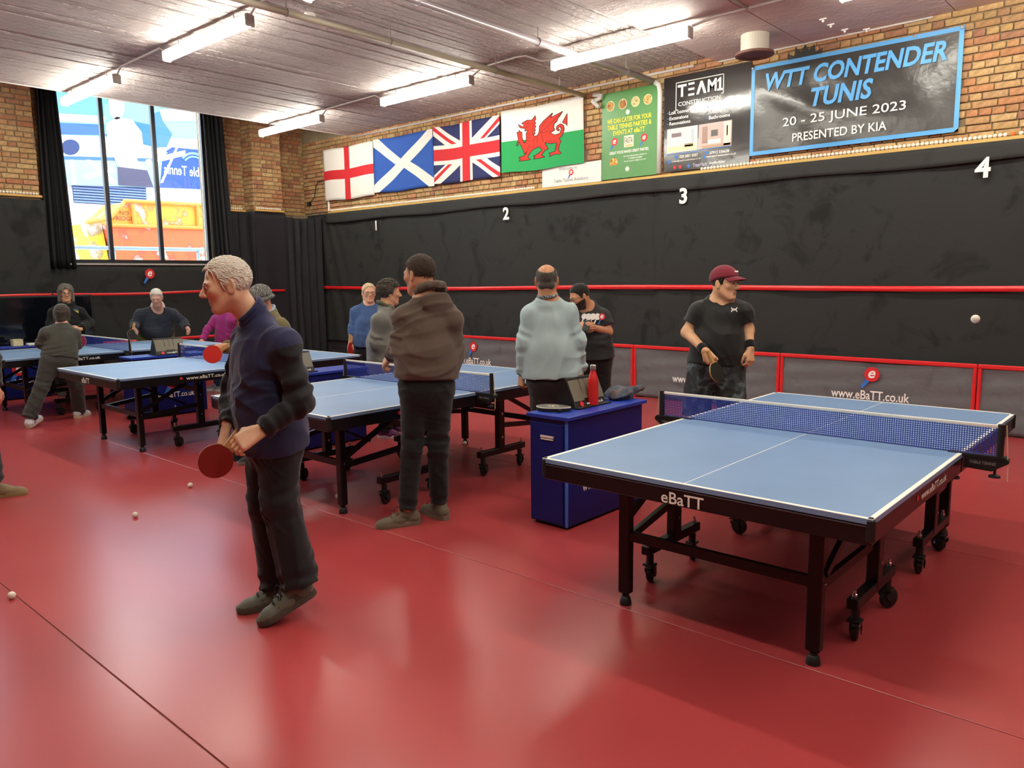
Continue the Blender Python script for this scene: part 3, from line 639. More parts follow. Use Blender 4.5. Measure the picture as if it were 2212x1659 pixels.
# ---- green catering poster
M_green = mat('poster_green', '#4f8a48', .35, vary=.08, vscale=1.5); M_yel = mat('print_yellow', '#f4e03a', .5); M_pw = MATS['print_white']
t = board('catering_poster', -6.39, -5.51, 4.10, 2.955, M_green, 'green catering poster with yellow lettering and four dishes')
letters(t, [('WE CAN CATER FOR YOUR', .0, .765, dict(w=.70, h=.062), M_yel, .02, 0), ('TABLE TENNIS PARTIES &', .0, .685, dict(w=.70, h=.062), M_yel, .02, 0), ('EVENTS AT eBaTT', .0, .605, dict(w=.50, h=.062), M_yel, .02, 0),
            ('GREAT FOOD MAKES GREAT PARTIES', -.0, .345, dict(w=.62, h=.038), M_pw, .02, 0), ('For more information contact us', .1, .285, dict(w=.36, h=.022), M_pw, .01, 0), ('T: 02084 612800', .1, .25, dict(w=.22, h=.022), M_pw, .01, 0), ('Email: fastafood@gmail.com', .1, .215, dict(w=.34, h=.022), M_pw, .01, 0)])
for sz in (.855, .115):
    mb = MB()
    for k in range(4): mb.prism([(-.035*math.cos(k*PI/4)-.006*math.sin(k*PI/4), -.035*math.sin(k*PI/4)+.006*math.cos(k*PI/4)), (-.035*math.cos(k*PI/4)+.006*math.sin(k*PI/4), -.035*math.sin(k*PI/4)-.006*math.cos(k*PI/4)), (.035*math.cos(k*PI/4)+.006*math.sin(k*PI/4), .035*math.sin(k*PI/4)-.006*math.cos(k*PI/4)), (.035*math.cos(k*PI/4)-.006*math.sin(k*PI/4), .035*math.sin(k*PI/4)+.006*math.cos(k*PI/4))], (-.02, -.001-.0003*k, sz), (1, 0, 0), (0, 0, 1), .0012)
    mb.build('sparkle', M_pw, t)
food = [('#8a3f22', '#d9a14e'), ('#7e2c18', '#b86a2c'), ('#b9a05a', '#d9c98e'), ('#b8351f', '#e7c773')]
for k, x_ in enumerate((-.30, -.10, .10, .29)):
    m = MB().prism(ellipse2(0, 0, .066, .068, 20), (x_, -.001, .97), (1, 0, 0), (0, 0, 1), .001); m.build('dish', mat('dish_rim', '#e6d7ac', .5), t)
    m = MB().prism(ellipse2(0, 0, .058, .06, 20), (x_, -.0025, .97), (1, 0, 0), (0, 0, 1), .001); m.build('food', ramp_mat('food_%d' % k, [(.35, food[k][0]), (.5, food[k][1]), (.62, '#5c6b2a'), (.7, '#e8d9a0')], 26, .6, 3), t)
MB().box((.0, -.0015, .475), (.15, .002, .15)).build('logo_card', mat('card_cream', '#e9e2c8', .5), t)
letters(t, [('FASTA', 0, .488, dict(w=.125, h=.08), mat('print_dark', '#3c3c3c', .5), .005, 0)], .005)
MB().box((0, -.004, .422), (.115, .002, .012)).build('underline', mat('print_ochre', '#d6a52a', .5), t)
for x_ in (-.24, .23): bat_logo(t, (x_, -.001, .465), (1, 0, 0), (0, 0, 1), .16)
MB().prism([(-.07, -.05), (.07, -.05), (.06, .02), (.02, .05), (-.04, .04), (-.06, .0)], (-.24, -.001, .235), (1, 0, 0), (0, 0, 1), .001).build('picture', ramp_mat('food_cart', [(.4, '#c2461f'), (.5, '#e0b23a'), (.6, '#5c8a3a'), (.66, '#efe6c8')], 34, .6, 2), t)
# folded grey box fixed at the top corner of the poster
t2 = thing('cable_box', (-6.37, YW-.02, 4.03), 'grey plastic boxes fixed at the poster corner', 'box')
for k, (a, b_) in enumerate(((0, 0), (.02, .06), (-.01, -.05))): MB().box((a-.08, -.04-.01*k, b_), (.16, .05, .05), Matrix.Rotation(.5*k-.3, 3, 'Y'), bev=.006).build('box', mat('plastic_grey', '#bdb9b0', .5), t2)
# ---- construction poster
t = board('construction_poster', -5.42, -4.23, 4.14, 2.965, mat('poster_dark', '#2f2b2b', .13, spec=.6, bump=.25, bscale=2.2, bdist=.02), 'dark glossy construction poster with two room pictures', yf=YP-.004)
fr = MB()
for c, d in (((-.09, -.002, 1.09), (.66, .002, .010)), ((-.415, -.002, .925), (.010, .002, .34)), ((.235, -.002, .98), (.010, .002, .23)), ((-.40, -.002, .757), (.04, .002, .010)), ((.225, -.002, .868), (.03, .002, .010))): fr.box(c, d)
fr.build('logo_frame', M_pw, t)
mb = MB(); O = (0, -.003, 0)
text_mb(mb, 'T', (-.33, -.003, .985), (1, 0, 0), (0, 0, 1), w=.125, h=.15, bold=.03)
for z_ in (.918, .985, 1.05): mb.box((-.20, -.003, z_), (.085, .001, .026))
for pl in ([(-.13, .905), (-.095, .905), (-.06, 1.0), (-.025, .905), (.01, .905), (-.045, 1.06), (-.075, 1.06)],): mb.prism([(p[0], p[1]) for p in pl], (0, -.003, 0), (1, 0, 0), (0, 0, 1), .001)
text_mb(mb, 'M', (.085, -.003, .985), (1, 0, 0), (0, 0, 1), w=.12, h=.15, bold=.03); mb.prism([(.155, .905), (.225, .905), (.225, .928), (.205, .928), (.205, 1.06), (.185, 1.06), (.155, 1.03), (.155, 1.005), (.178, 1.02), (.178, .928), (.155, .928)], (0, -.003, 0), (1, 0, 0), (0, 0, 1), .001)
mb.build('logo', M_pw, t)
letters(t, [('CONSTRUCTION', -.09, .825, dict(w=.58, h=.05), M_pw, .01, 0), ('Loft conversions', -.30, .735, dict(w=.42, h=.045), M_pw, .012, 0), ('Extensions', -.37, .665, dict(w=.27, h=.042), M_pw, .012, 0), ('Renovations', -.355, .60, dict(w=.30, h=.042), M_pw, .012, 0), ('Design & Build', .24, .735, dict(w=.38, h=.05), M_pw, .012, 0), ('Kitchens', .16, .67, dict(w=.22, h=.045), M_pw, .012, 0), ('Bathrooms', .19, .60, dict(w=.28, h=.042), M_pw, .012, 0),
            ('020 3051 0507', -.22, .175, dict(w=.26, h=.035), M_pw, .012, 0), ('07915 026628', .20, .175, dict(w=.26, h=.035), M_pw, .012, 0), ('contact@team1construction.co.uk', -.26, .125, dict(w=.42, h=.026), M_pw, .008, 0), ('www.team1construction.co.uk', .22, .135, dict(w=.40, h=.026), M_pw, .008, 0), ('myBuilder', .18, .05, dict(w=.22, h=.04), M_pw, .015, 0), ('TrustMark', -.06, .05, dict(w=.20, h=.045), mat('print_lilac', '#b9b6cf', .5), .015, 0)])
for (x_, z_) in ((-.53, .735), (-.53, .665), (-.53, .60), (.03, .735), (.03, .67), (.03, .60)): MB().box((x_, -.002, z_), (.014, .002, .014)).build('bullet', PW['blue'], t)
for x0_, x1_, nm in ((-.535, -.10, 'kitchen'), (-.085, .36, 'lounge')):
    MB().box(((x0_+x1_)/2, -.002, .385), (x1_-x0_, .002, .30)).build('picture', mat('pic_'+nm, '#d5cfc6' if nm == 'kitchen' else '#b79f97', .25), t)
for (x_, z_, w_, h_, c) in ((-.40, .45, .14, .05, '#6d5a5e'), (-.32, .28, .40, .06, '#d8c79a'), (-.17, .42, .04, .16, '#a9b2b8'), (-.22, .31, .12, .04, '#8a7b52'), (.13, .41, .09, .075, '#3d3a3a'), (.13, .31, .17, .05, '#e5dccd'), (.0, .40, .07, .2, '#8f6f63'), (.30, .385, .09, .28, '#d8cdb9'), (.16, .255, .38, .03, '#a58666'), (.30, .42, .015, .12, '#7a6a60')):
    MB().box((x_, -.004, z_), (w_, .002, h_)).build('picture_detail', mat('pd_'+c[1:], c, .3), t)
for x_, z_, w_ in ((-.30, .215, .46), (.15, .228, .42)): MB().box((x_, -.002, z_), (w_, .002, .008)).build('rule', PW['blue'], t)
for x_, z_, c in ((-.40, .175, 'blue'), (.03, .185, 'blue'), (-.50, .125, 'blue'), (.0, .135, 'blue'), (-.42, .05, 'red'), (-.34, .05, 'red'), (-.22, .05, 'blue')): MB().prism(ellipse2(0, 0, .022, .022, 14), (x_, -.001, z_), (1, 0, 0), (0, 0, 1), .001).build('icon', PW[c], t)
# ---- wide vinyl banner
BX0, BX1, BZ0, BZ1 = -4.22, -2.0, 3.04, 4.06
def bw(x, z):
    u = (x-BX0)/(BX1-BX0); v = (z-BZ0)/(BZ1-BZ0)
    e = math.sin(PI*min(1, max(0, u)))**.5*math.sin(PI*min(1, max(0, v)))**.5
    d = .012*math.sin(9*(u*2.2-.8*(1-v)))*max(0, 1-u*1.2)+.010*math.sin(16*(u+.25*v))*max(0, u*1.3-.3)+.012*math.sin(3*u+2*v)
    d += .018*math.exp(-((v-(.86-.75*(u*1.1)**.6))/.10)**2)*(1 if u < .75 else 0)*(1-u)
    return .012+e*d
t = thing('banner', (0, 0, 0), 'wide charcoal vinyl banner with a pale blue border and event title', 'banner')
YB_ = YW-.045
M_ban = mat('banner_vinyl', '#3b3a39', .22, spec=.5, bump=.35, bscale=3.5, bdist=.03)
MB().sheet(lambda u, v: (BX0+(BX1-BX0)*u, YB_-bw(BX0+(BX1-BX0)*u, BZ0+(BZ1-BZ0)*v), BZ0+(BZ1-BZ0)*v), 70, 36, .002, (0, -1, 0)).build('sheet', M_ban, t, smooth=True)
M_lb = mat('banner_blue', '#55a4e0', .45)
for (a, b_, c, d) in ((BX0, BX1, BZ1-.045, BZ1), (BX0, BX1, BZ0, BZ0+.045), (BX0, BX0+.045, BZ0, BZ1), (BX1-.045, BX1, BZ0, BZ1)):
    nu, nv = (60, 1) if b_-a > 1 else (1, 30)
    MB().grid(lambda u, v: (a+(b_-a)*u, YB_-bw(a+(b_-a)*u, c+(d-c)*v)-.0035, c+(d-c)*v), nu, nv).build('border', M_lb, t)
dsp = lambda p: V(p[0], YB_-bw(p[0], p[2])-.011, p[2])
for s, cx, cz, kw, m, bold, sh in (('WTT CONTENDER', -3.09, 3.855, dict(w=1.90, h=.20), M_lb, .03, .18), ('TUNIS', -3.17, 3.60, dict(w=.66, h=.21), M_lb, .03, .18), ('20 - 25 JUNE 2023', -3.16, 3.36, dict(w=1.32, h=.125), M_pw, .005, 0), ('PRESENTED BY KIA', -3.19, 3.19, dict(w=1.02, h=.095), M_pw, .012, 0)):
    mb = MB(); text_mb(mb, s, (cx, 0, cz), (1, 0, 0), (0, 0, 1), bold=bold, shear=sh, disp=dsp, **kw)
    for q_ in words(mb): q_.build('lettering', m, t)
for x_ in (BX0+.02, BX1-.02, -2.45): MB().lathe([(.008, 0), (.014, -.002), (.014, -.006), (.008, -.008)], (x_, YB_-.03, BZ1-.02), 12, np.array([[1, 0, 0], [0, 0, 1], [0, -1, 0]])).build('eyelet', mat('zinc', '#9a9a98', .4, metal=.8), t)
# round sign behind the banner top
p = on_y(1738, 140, YW-.02); t = thing('round_sign', (p[0], YW-.02, p[2]-.09), 'round dark sign with a white disc peeking above the banner', 'sign')
star = []
for k in range(36): a = 2*PI*k/36; r = .31 if k % 2 else .24; star.append((r*math.cos(a), r*math.sin(a)))
MB().prism(star, (0, 0, 0), (1, 0, 0), (0, 0, 1), .008).build('rays', mat('sign_dark', '#2c2a26', .6), t)
MB().prism(ellipse2(0, 0, .17, .17, 30), (0, -.009, 0), (1, 0, 0), (0, 0, 1), .004).build('disc', mat('sign_white', '#dad8d0', .5), t)
# small camera with cable in the corner
t = thing('corner_camera', (-13.42, YW-.02, 3.13), 'tiny black camera with a looping cable on the corner brickwork', 'camera')
MB().box((0, -.04, 0), (.06, .08, .07), bev=.01).build('body', M_black, t); MB().tube([(0, -.01, .03), (.16, -.02, .12), (.22, -.02, .30), (.30, -.02, .40), (.52, -.02, .42)], .006, 6).build('cable', M_black, t, smooth=True)
tag(MB().cyl((-12.80, YW-.03, 2.95), (-12.80, YW-.03, 3.2), .022, 10).build('short_post', M_white), 'short white post under the red cross flag', 'post')
# ================================================================ low barriers with red frames
M_bar = cloth_mat('barrier_sheet', '#666769', .25, .42, .5)
M_barr = mat('barrier_red', '#d5282b', .35, spec=.5)
def barrier(x0, x1, y, h, label, logo=True, text=True):
    t = thing('court_barrier', ((x0+x1)/2, y, 0), label, 'barrier', 'court barriers along the wall'); w = x1-x0
    rr = random.Random(int(x0*100)); a, b_, c = (rr.uniform(0, 6) for _ in range(3))
    MB().sheet(lambda u, v: (w*(u-.5), -.006*math.sin(7*u+a)-.005*math.sin(13*u+5*v+b_)-.004*math.sin(23*v-6*u+c), .015+(h-.03)*v), 40, 16, .003, (0, -1, 0)).build('sheet', M_bar, t, smooth=True)
    for nm, c_, d_ in (('frame_rail', (0, -.008, h-.022), (w, .032, .044)), ('frame_post', (-w/2+.02, -.008, h/2-.02), (.036, .03, h-.04)), ('frame_post', (w/2-.02, -.008, h/2-.02), (.036, .03, h-.04))): MB().box(c_, d_, bev=.008).build(nm, M_barr, t)
    if logo: bat_logo(t, (.0, -.022, .49), (1, 0, 0), (0, 0, 1), .25)
    if text:
        mb = MB(); text_mb(mb, 'www.eBaTT.co.uk', (.0, -.026, .30), (1, 0, 0), (0, 0, 1), w=.82, h=.10, bold=.015); mb.build('lettering', M_pw, t)
    return t
for k, (a, lab) in enumerate(((-9.83, 'red framed court barrier beside the brown hoodie'), (-7.79, 'red framed court barrier behind the pale blue sweater'), (-5.745, 'red framed court barrier behind the player in the burgundy cap'), (-3.70, 'red framed court barrier behind the near table, printed with a bat emblem'), (-1.655, 'red framed court barrier at the far side of the near table'), (.39, 'red framed court barrier beyond the end of the near table'), (2.435, 'red framed court barrier at the end of the line'))):
    barrier(a, a+2.04, 8.93, .71, lab)
tag(MB().box((-.6, 8.96, .02), (10.0, .03, .04), bev=.004).build('baseboard_right', mat('baseboard_grey', '#6f6b64', .7)), kind='structure')
# ================================================================ table tennis tables
M_blue = mat('table_blue', '#7292b8', .38, spec=.5, vary=.05, vscale=3, bump=.03, bscale=200)
M_line = mat('line_white', '#efeee2', .5)
M_apr = mat('apron_black', '#0e0d10', .32, spec=.4)
M_chr = mat('bolt_chrome', '#c9c9c6', .25, metal=1.)
M_rub = mat('rubber_black', '#0d0d0e', .55)
def caster(t, x, y, rot, base=.20):
    c = MB(); ca, sa = math.cos(rot), math.sin(rot); f_ = V(ca, sa, 0)
    # fork
    for s in (-1, 1):
        o = V(-sa, ca, 0)*s*.024; c.prism([(-.028, .085), (.028, .085), (.036, .04), (.02, .025), (.004, .03), (-.03, .07)], V(x, y, 0)+o-V(-sa, ca, 0)*.002, f_, V(0, 0, 1), .004)
    c.box((x, y, base-.115+.012), (.055, .055, .012)); c.cyl((x, y, base-.11), (x, y, base-.05), .02, 10)
    k = c.build('caster', M_rub, t)
    w = MB(); cc = V(x, y, .05)+f_*.016; ax = V(-sa, ca, 0); R = np.stack([f_, np.cross(ax, f_), ax], 1)
    w.lathe([(.012, -.017), (.04, -.017), (.05, -.010), (.05, .010), (.04, .017), (.012, .017)], cc, 20, R); auto_smooth(w.build('wheel', M_rub, k), .7)
    MB().lathe([(.008, -.026), (.008, .026)], cc, 8, R).build('axle', M_chr, k)
    MB().box((x+f_[0]*-.035, y+f_[1]*-.035, .088), (.03, .03, .006), Matrix.Rotation(rot, 3, 'Z')).build('brake', M_rub, k)
def make_table():
    t = thing('table_tennis_table', (0, 0, 0), '', 'table')
    for s in (-1, 1):
        yc = s*(.6875); L_ = 1.365
        MB().box((0, yc, .749), (1.525, L_, .022), bev=.002).build('playing_surface', M_blue, t)
        for sx in (-1, 1): MB().box((sx*.7525, yc, .7603), (.020, L_, .001)).build('side_line', M_line, t)
        MB().box((0, s*1.36, .7604), (1.525, .020, .001)).build('end_line', M_line, t)
        MB().box((0, yc, .7603), (.004, L_-.02, .001)).build('centre_line', M_line, t)
        ap = MB()
        for sx in (-1, 1): ap.box((sx*.745, yc, .699), (.03, L_-.01, .080), bev=.004)
        ap.box((0, s*1.352, .699), (1.50, .03, .080), bev=.004); ap.box((0, s*.02, .715), (1.48, .03, .045)); ap.build('apron', M_apr, t)
        MB().box((0, s*1.368, .731), (1.48, .004, .004)).build('apron_trim', mat('trim_grey', '#4b4a4d', .4), t)
        for sx in (-1, 1): MB().box((sx*.752, s*1.357, .715), (.035, .035, .10), bev=.012).build('corner_cap', M_rub, t)
        yl = s*1.075
        for sx in (-1, 1):
            l = MB().box((sx*.47, yl, .375), (.062, .050, .63), bev=.006).build('leg', M_black, t)
            ft = MB().lathe([(.018, .055), (.018, .042), (.024, .036), (.03, .012), (.03, .0)], (sx*.47, yl, 0), 16); auto_smooth(ft.build('foot', M_rub, l), .6)
            MB().cyl((sx*.47-.04, yl, .36), (sx*.47+.04, yl, .36), .007, 8).build('bolt', M_chr, l)
            MB().bar((sx*.50, yl-s*.01, .40), (sx*.50, yl-s*.46, .63), .022, .035).build('brace', M_black, t)
            # rolling frame
            xr = sx*.53; yp = s*.50
            p_ = MB().box((xr, yp, .435), (.055, .07, .52), bev=.004).build('post', M_black, t)
            for zz in (.62, .50, .30): MB().cyl((xr+.032, yp, zz), (xr+.026, yp, zz), .010, 8).build('bolt', M_chr, p_)
            b_ = MB().box((xr, s*.52, .185), (.05, .56, .05), bev=.004).build('trolley_bar', M_black, t)
            for q in (.27, .77): MB().lathe([(.011, .21), (.011, .225), (.007, .228), (.007, .245), (0, .248)], (xr, s*q, 0), 10).build('bolt', M_chr, b_)
            caster(t, xr, s*.29, .5+s*.4+sx, .20); caster(t, xr, s*.75, 2.2+s*.3, .20)
            MB().bar((xr, yp, .40), (sx*.47, yl, .335), .025, .04).build('stretcher', M_black, t)
        MB().bar((-.47, yl, .36), (.47, yl, .36), .03, .045).build('crossbar', M_black, t)
        MB().bar((-.53, s*.50, .55), (.53, s*.50, .55), .03, .045).build('crossbar', M_black, t)
        MB().bar((-.2, yl, .69), (-.2, s*.30, .30), .012, .02).build('lock_rod', M_black, t)
    # net: strands, tape, posts, clamps
    n = MB(); z0, z1, hw = .765, .902, .905
    nx = 165
    for k in range(nx+1):
        x_ = -hw+2*hw*k/nx; n.add([(x_-.002, 0, z0), (x_+.002, 0, z0), (x_+.002, 0, z1), (x_-.002, 0, z1)], [(0, 1, 2, 3)])
    for k in range(14):
        z_ = z0+(z1-z0)*k/13; n.add([(-hw, .0006, z_-.002), (hw, .0006, z_-.002), (hw, .0006, z_+.002), (-hw, .0006, z_+.002)], [(0, 1, 2, 3)])
    net = n.build('net', mat('net_blue', '#24389a', .6), t)
    MB().box((0, 0, .906), (2*hw, .008, .017), bev=.003).build('net_tape', M_line, net)
    MB().tube([(-hw, 0, .764), (hw, 0, .764)], .003, 6).build('cord', mat('net_blue', '#24389a', .6), net)
    for s in (-1, 1):
        MB().cyl((s*.915, 0, .742), (s*.915, 0, .918), .016, 14).build('net_post', M_rub, t)
        cl = MB(); cl.prism([(.955, .748), (.70, .752), (.70, .764), (.94, .764)] if s > 0 else [(-.955, .748), (-.94, .764), (-.70, .764), (-.70, .752)], (0, .03, 0), (1, 0, 0), (0, 0, 1), .05)
        cl.prism([(.77, .748), (.77, .695), (.89, .690), (.955, .735), (.955, .748)] if s > 0 else [(-.77, .748), (-.955, .748), (-.955, .735), (-.89, .690), (-.77, .695)], (0, .012, 0), (1, 0, 0), (0, 0, 1), .03); c_ = cl.build('clamp', M_rub, t)
        MB().lathe([(.006, .70), (.006, .675), (.024, .67), (.026, .66), (.0, .655)], (s*.90, 0, 0), 12).build('clamp_screw', M_rub, c_)
        MB().lathe([(.006, .69), (.006, .655), (.024, .65), (.026, .64), (.0, .635)], (s*.74, -.05, 0), 12).build('clamp_screw', M_rub, c_)
        mb = MB(); text_mb(mb, 'TABLE TENNIS', (s*.85, -.0205, .727), (1, 0, 0), (0, 0, 1), w=.11, h=.014, bold=.01); mb.build('lettering', mat('print_dim', '#8f8c8a', .5), c_)
        MB().tube([(s*.935, 0, .915), (s*.945, 0, .80), (s*.95, 0, .735), (s*.955, -.01, .65)], .0025, 6).build('cord', mat('cord_cream', '#cdbf95', .7), c_)
    # lettering on the aprons
    for s, U in ((-1, (1, 0, 0)), (1, (-1, 0, 0))):
        mb = MB(); text_mb(mb, 'eBaTT', (0, s*1.3695, .691), U, (0, 0, 1), w=.20, h=.052, bold=.012); mb.build('lettering', M_line, t)
    for s, U, o_ in ((1, (0, 1, 0), -1), (-1, (0, -1, 0), 1)):
        mb = MB(); text_mb(mb, 'www.eBaTT.co.uk', (s*.7625, o_*-.62 if s < 0 else -.52, .705), U, (0, 0, 1), w=.42, h=.034, bold=.015); mb.build('lettering', M_line, t)
        MB().prism(ellipse2(0, 0, .013, .013, 12), (s*.7612, (-.52-.26) if s > 0 else .62+.26, .708), U, (0, 0, 1), .001).build('emblem', PW['red'], t)
    return t
tab0 = make_table()
for k, (x_, y_, lab) in enumerate(((-1.581, 4.206, 'blue table tennis table standing clear, with a blue cabinet and red bottle beside it'), (-4.89, 4.216, 'blue table tennis table behind the man in the brown hoodie'), (-8.062, 4.168, 'blue table tennis table beside the man in the tweed hat'), (-11.06, 4.08, 'blue table tennis table closest to the tall window, with two players'))):
    o = tab0 if k == 0 else copy_tree(tab0); o.location = (x_, y_, 0); o['label'] = lab; o['category'] = 'table'; o['group'] = 'table tennis tables'
# ================================================================ blue umpire cabinets, score flips and small things
M_cab = mat('cabinet_blue', '#081b66', .4, spec=.35); M_cabt = mat('cabinet_top_blue', '#17359c', .35); M_cabe = mat('cabinet_edge', '#3a6cc8', .4)
def make_cabinet():
    t = thing('umpire_cabinet', (0, 0, 0), '', 'cabinet')
    MB().box((0, 0, .37), (.31, .88, .70), bev=.003).build('body', M_cab, t)
    MB().box((.006, 0, .737), (.345, .935, .026), bev=.003).build('top', M_cabt, t)
    MB().box((-.012, -.443, .36), (.27, .012, .66), bev=.002).build('door', M_cab, t)
    hd = MB(); hd.box((.0, -.455, .605), (.105, .012, .012)); hd.box((.0, -.455, .588), (.10, .010, .008)); hd.build('handle', mat('handle_pale', '#e8d9cf', .3), t)
    MB().box((.150, -.441, .37), (.016, .012, .70)).build('edge_strip', M_cabe, t)
    MB().box((0, 0, .01), (.27, .82, .02)).build('plinth', M_rub, t)
    bat_logo(t, (.1565, 0, .38), (0, 1, 0), (0, 0, 1), .28)
    mb = MB(); text_mb(mb, 'www.eBaTT.co.uk', (.158, 0, .26), (0, 1, 0), (0, 0, 1), w=.56, h=.065, bold=.012); mb.build('lettering', M_pw, t)
    return t
cab0 = make_cabinet()
CABS = [(-3.12, 4.28, 'blue cabinet beside the near table, carrying a red bottle'), (-6.50, 4.40, 'blue cabinet behind the man in navy, between two tables'), (-9.52, 4.22, 'blue cabinet with an emblem, seen under the table by the tweed hat'), (-12.62, 3.45, 'blue cabinet behind the player in dark grey, with a cream box on it')]
for k, (x_, y_, lab) in enumerate(CABS):
    o = cab0 if k == 0 else copy_tree(cab0); o.location = (x_, y_, 0); o['label'] = lab; o['category'] = 'cabinet'; o['group'] = 'umpire cabinets'
M_flip = mat('flip_black', '#121212', .4); M_card = mat('flip_card', '#6f6b5c', .35)
def make_flip():
    t = thing('score_flip', (0, 0, 0), '', 'scoreboard')
    # easel: front leaf leaning, back leaf, base tray; axis along y, cards face +x
    a = .42; H_ = .20; dx = H_*math.tan(a); w = .36
    lf = MB(); lf.prism([(0, 0), (.006, 0), (.006-dx, H_), (-dx, H_)], (.10, w/2, .0), (1, 0, 0), (0, 0, 1), w); lf.build('front_leaf', M_flip, t)
    lf = MB(); lf.prism([(0, 0), (.006, 0), (.006+dx, H_), (dx, H_)], (.10-2*dx-.004, w/2, .0), (1, 0, 0), (0, 0, 1), w); lf.build('back_leaf', M_flip, t)
    MB().prism([(0, 0), (2*dx, 0), (dx, H_)], (.10-2*dx, -w/2+.004, 0), (1, 0, 0), (0, 0, 1), .004).build('end_panel', M_flip, t)
    MB().box((.02, 0, .005), (.24, w+.02, .01)).build('tray', M_flip, t)
    nx = V(math.cos(a), 0, math.sin(a)); uz = V(-math.sin(a), 0, math.cos(a)); R = np.stack([nx, V(0, 1, 0), uz], 1)
    def pl(y, z, wy, hz, m, nm, th=.003, lift=.004): MB().box(V(.106, y, 0)+uz*z+nx*lift, (th, wy, hz), R).build(nm, m, t)
    pl(-.115, .125, .115, .15, M_card, 'score_card'); pl(.115, .125, .115, .15, M_card, 'score_card'); pl(-.027, .15, .05, .10, M_card, 'set_card', .004); pl(.027, .15, .05, .10, M_card, 'set_card', .004); pl(0, .085, .115, .045, M_card, 'card', .002)
    rg = MB()
    for k in range(24): rg.tube([V(.106, -.165+.33*k/23, 0)+uz*(.205+.008*math.sin(q))+nx*(.004+.008*math.cos(q)) for q in (0, 1.5, 3, 4.5)], .0016, 5)
    rg.build('ring_binding', M_flip, t)
    mb = MB(); text_mb(mb, 'www.eBaTT.co.uk', V(.106, .045, 0)+uz*.025+nx*.006, (0, 1, 0), uz, w=.19, h=.02, bold=.02); mb.build('lettering', M_pw, t)
    MB().prism(ellipse2(0, 0, .02, .02, 14), V(.106, -.10, 0)+uz*.027+nx*.004, (0, 1, 0), uz, .001).build('emblem', PW['red'], t)
    return t
fl0 = make_flip()
for k, (x_, y_, lab) in enumerate(((-3.20, 4.28, 'black score flip board behind the red bottle'), (-6.52, 4.12, 'black score flip board seen past the elbow of the man in navy'), (-9.50, 4.26, 'black score flip board on the cabinet in front of the elderly player'))):
    o = fl0 if k == 0 else copy_tree(fl0); o.location = (x_, y_, .75); o['label'] = lab; o['category'] = 'scoreboard'; o['group'] = 'score flip boards'
# bottle
p = on_z(1281, 876, .75); t = thing('drink_bottle', (p[0], p[1], .75), 'red steel drink bottle with a silver cap on the blue cabinet', 'bottle')
b_ = MB().lathe([(.033, 0), (.0365, .004), (.0365, .165), (.034, .185), (.024, .222), (.0185, .24), (.0185, .25)], n=28); auto_smooth(b_.build('body', mat('bottle_red', '#c9211f', .38, spec=.5), t), .6)
b_ = MB().lathe([(.0195, .248), (.021, .252), (.021, .279), (.018, .283), (.0, .284)], n=24); auto_smooth(b_.build('cap', mat('cap_steel', '#c8c2b4', .3, metal=.9), t), .6)
# bat case
p = on_z(1201, 884, .75); p[1] -= .04; p[0] += .02; t = thing('bat_case', (p[0], p[1], .75), 'flat black bat case with pale piping on the blue cabinet', 'case', rz=.35)
out = [(.105*math.cos(a)*(1.0 if math.cos(a) < .3 else 1.25)-.02, .08*math.sin(a)*(1-.25*max(0, math.cos(a)))) for a in [2*PI*k/36 for k in range(36)]]
def case_layer(nm, z0, z1, s, m):
    MB().prism([(q[0]*s, q[1]*s) for q in out], (0, 0, z0), (1, 0, 0), (0, 1, 0), z1-z0).build(nm, m, t)
case_layer('shell', 0., .022, 1., M_rub); case_layer('lid', .022, .030, .965, mat('case_grey', '#57564f', .5)); case_layer('print', .0302, .0308, .45, ramp_mat('case_print', [(.4, '#2a2926'), (.5, '#9c8a68'), (.6, '#d8d3c4')], 60, .5))
MB().tube([(q[0]*.985, q[1]*.985, .025) for q in out], .004, 6, closed=True).build('piping', mat('piping_cream', '#cdc8b4', .5), t)
MB().box((.06, -.075, .012), (.02, .03, .02)).build('zip_pull', M_rub, t)
# ball cream box and roll on far cabinet
t = thing('cream_box', (-12.55, 3.50, .75), 'cream box standing on the cabinet behind the player in dark grey', 'box'); MB().box((0, 0, .045), (.12, .13, .09), bev=.01).build('box', mat('cream_card', '#d8d2a8', .6), t); MB().box((0, 0, .094), (.125, .135, .01), bev=.004).build('lid', mat('cream_card', '#d8d2a8', .6), t)
t = thing('white_tray', (-12.55, 3.72, .75), 'low white tray beside the cream box on the cabinet', 'tray'); MB().box((0, 0, .015), (.12, .2, .03), bev=.008).build('tray', mat('tray_white', '#dcdcd2', .5), t); MB().box((0, 0, .032), (.1, .18, .006), bev=.002).build('rim', mat('tray_white', '#dcdcd2', .5), t)
# television
t = thing('television', (-13.0, 4.0, 0), 'dark switched off television on a stand near the window curtain', 'television')
MB().box((0, 0, 1.03), (.05, 1.42, .84), bev=.01).build('housing', M_rub, t); MB().box((.027, 0, 1.045), (.004, 1.36, .76)).build('screen', mat('screen_glass', '#0c1017', .06, spec=.6), t)
MB().box((.028, 0, .645), (.006, .08, .008)).build('badge', M_chr, t)
for s in (-1, 1):
    MB().bar((0, s*.35, .0), (0, s*.35, .62), .05, .05).build('leg', M_rub, t); MB().box((0, s*.35, .015), (.42, .06, .03)).build('foot', M_rub, t)
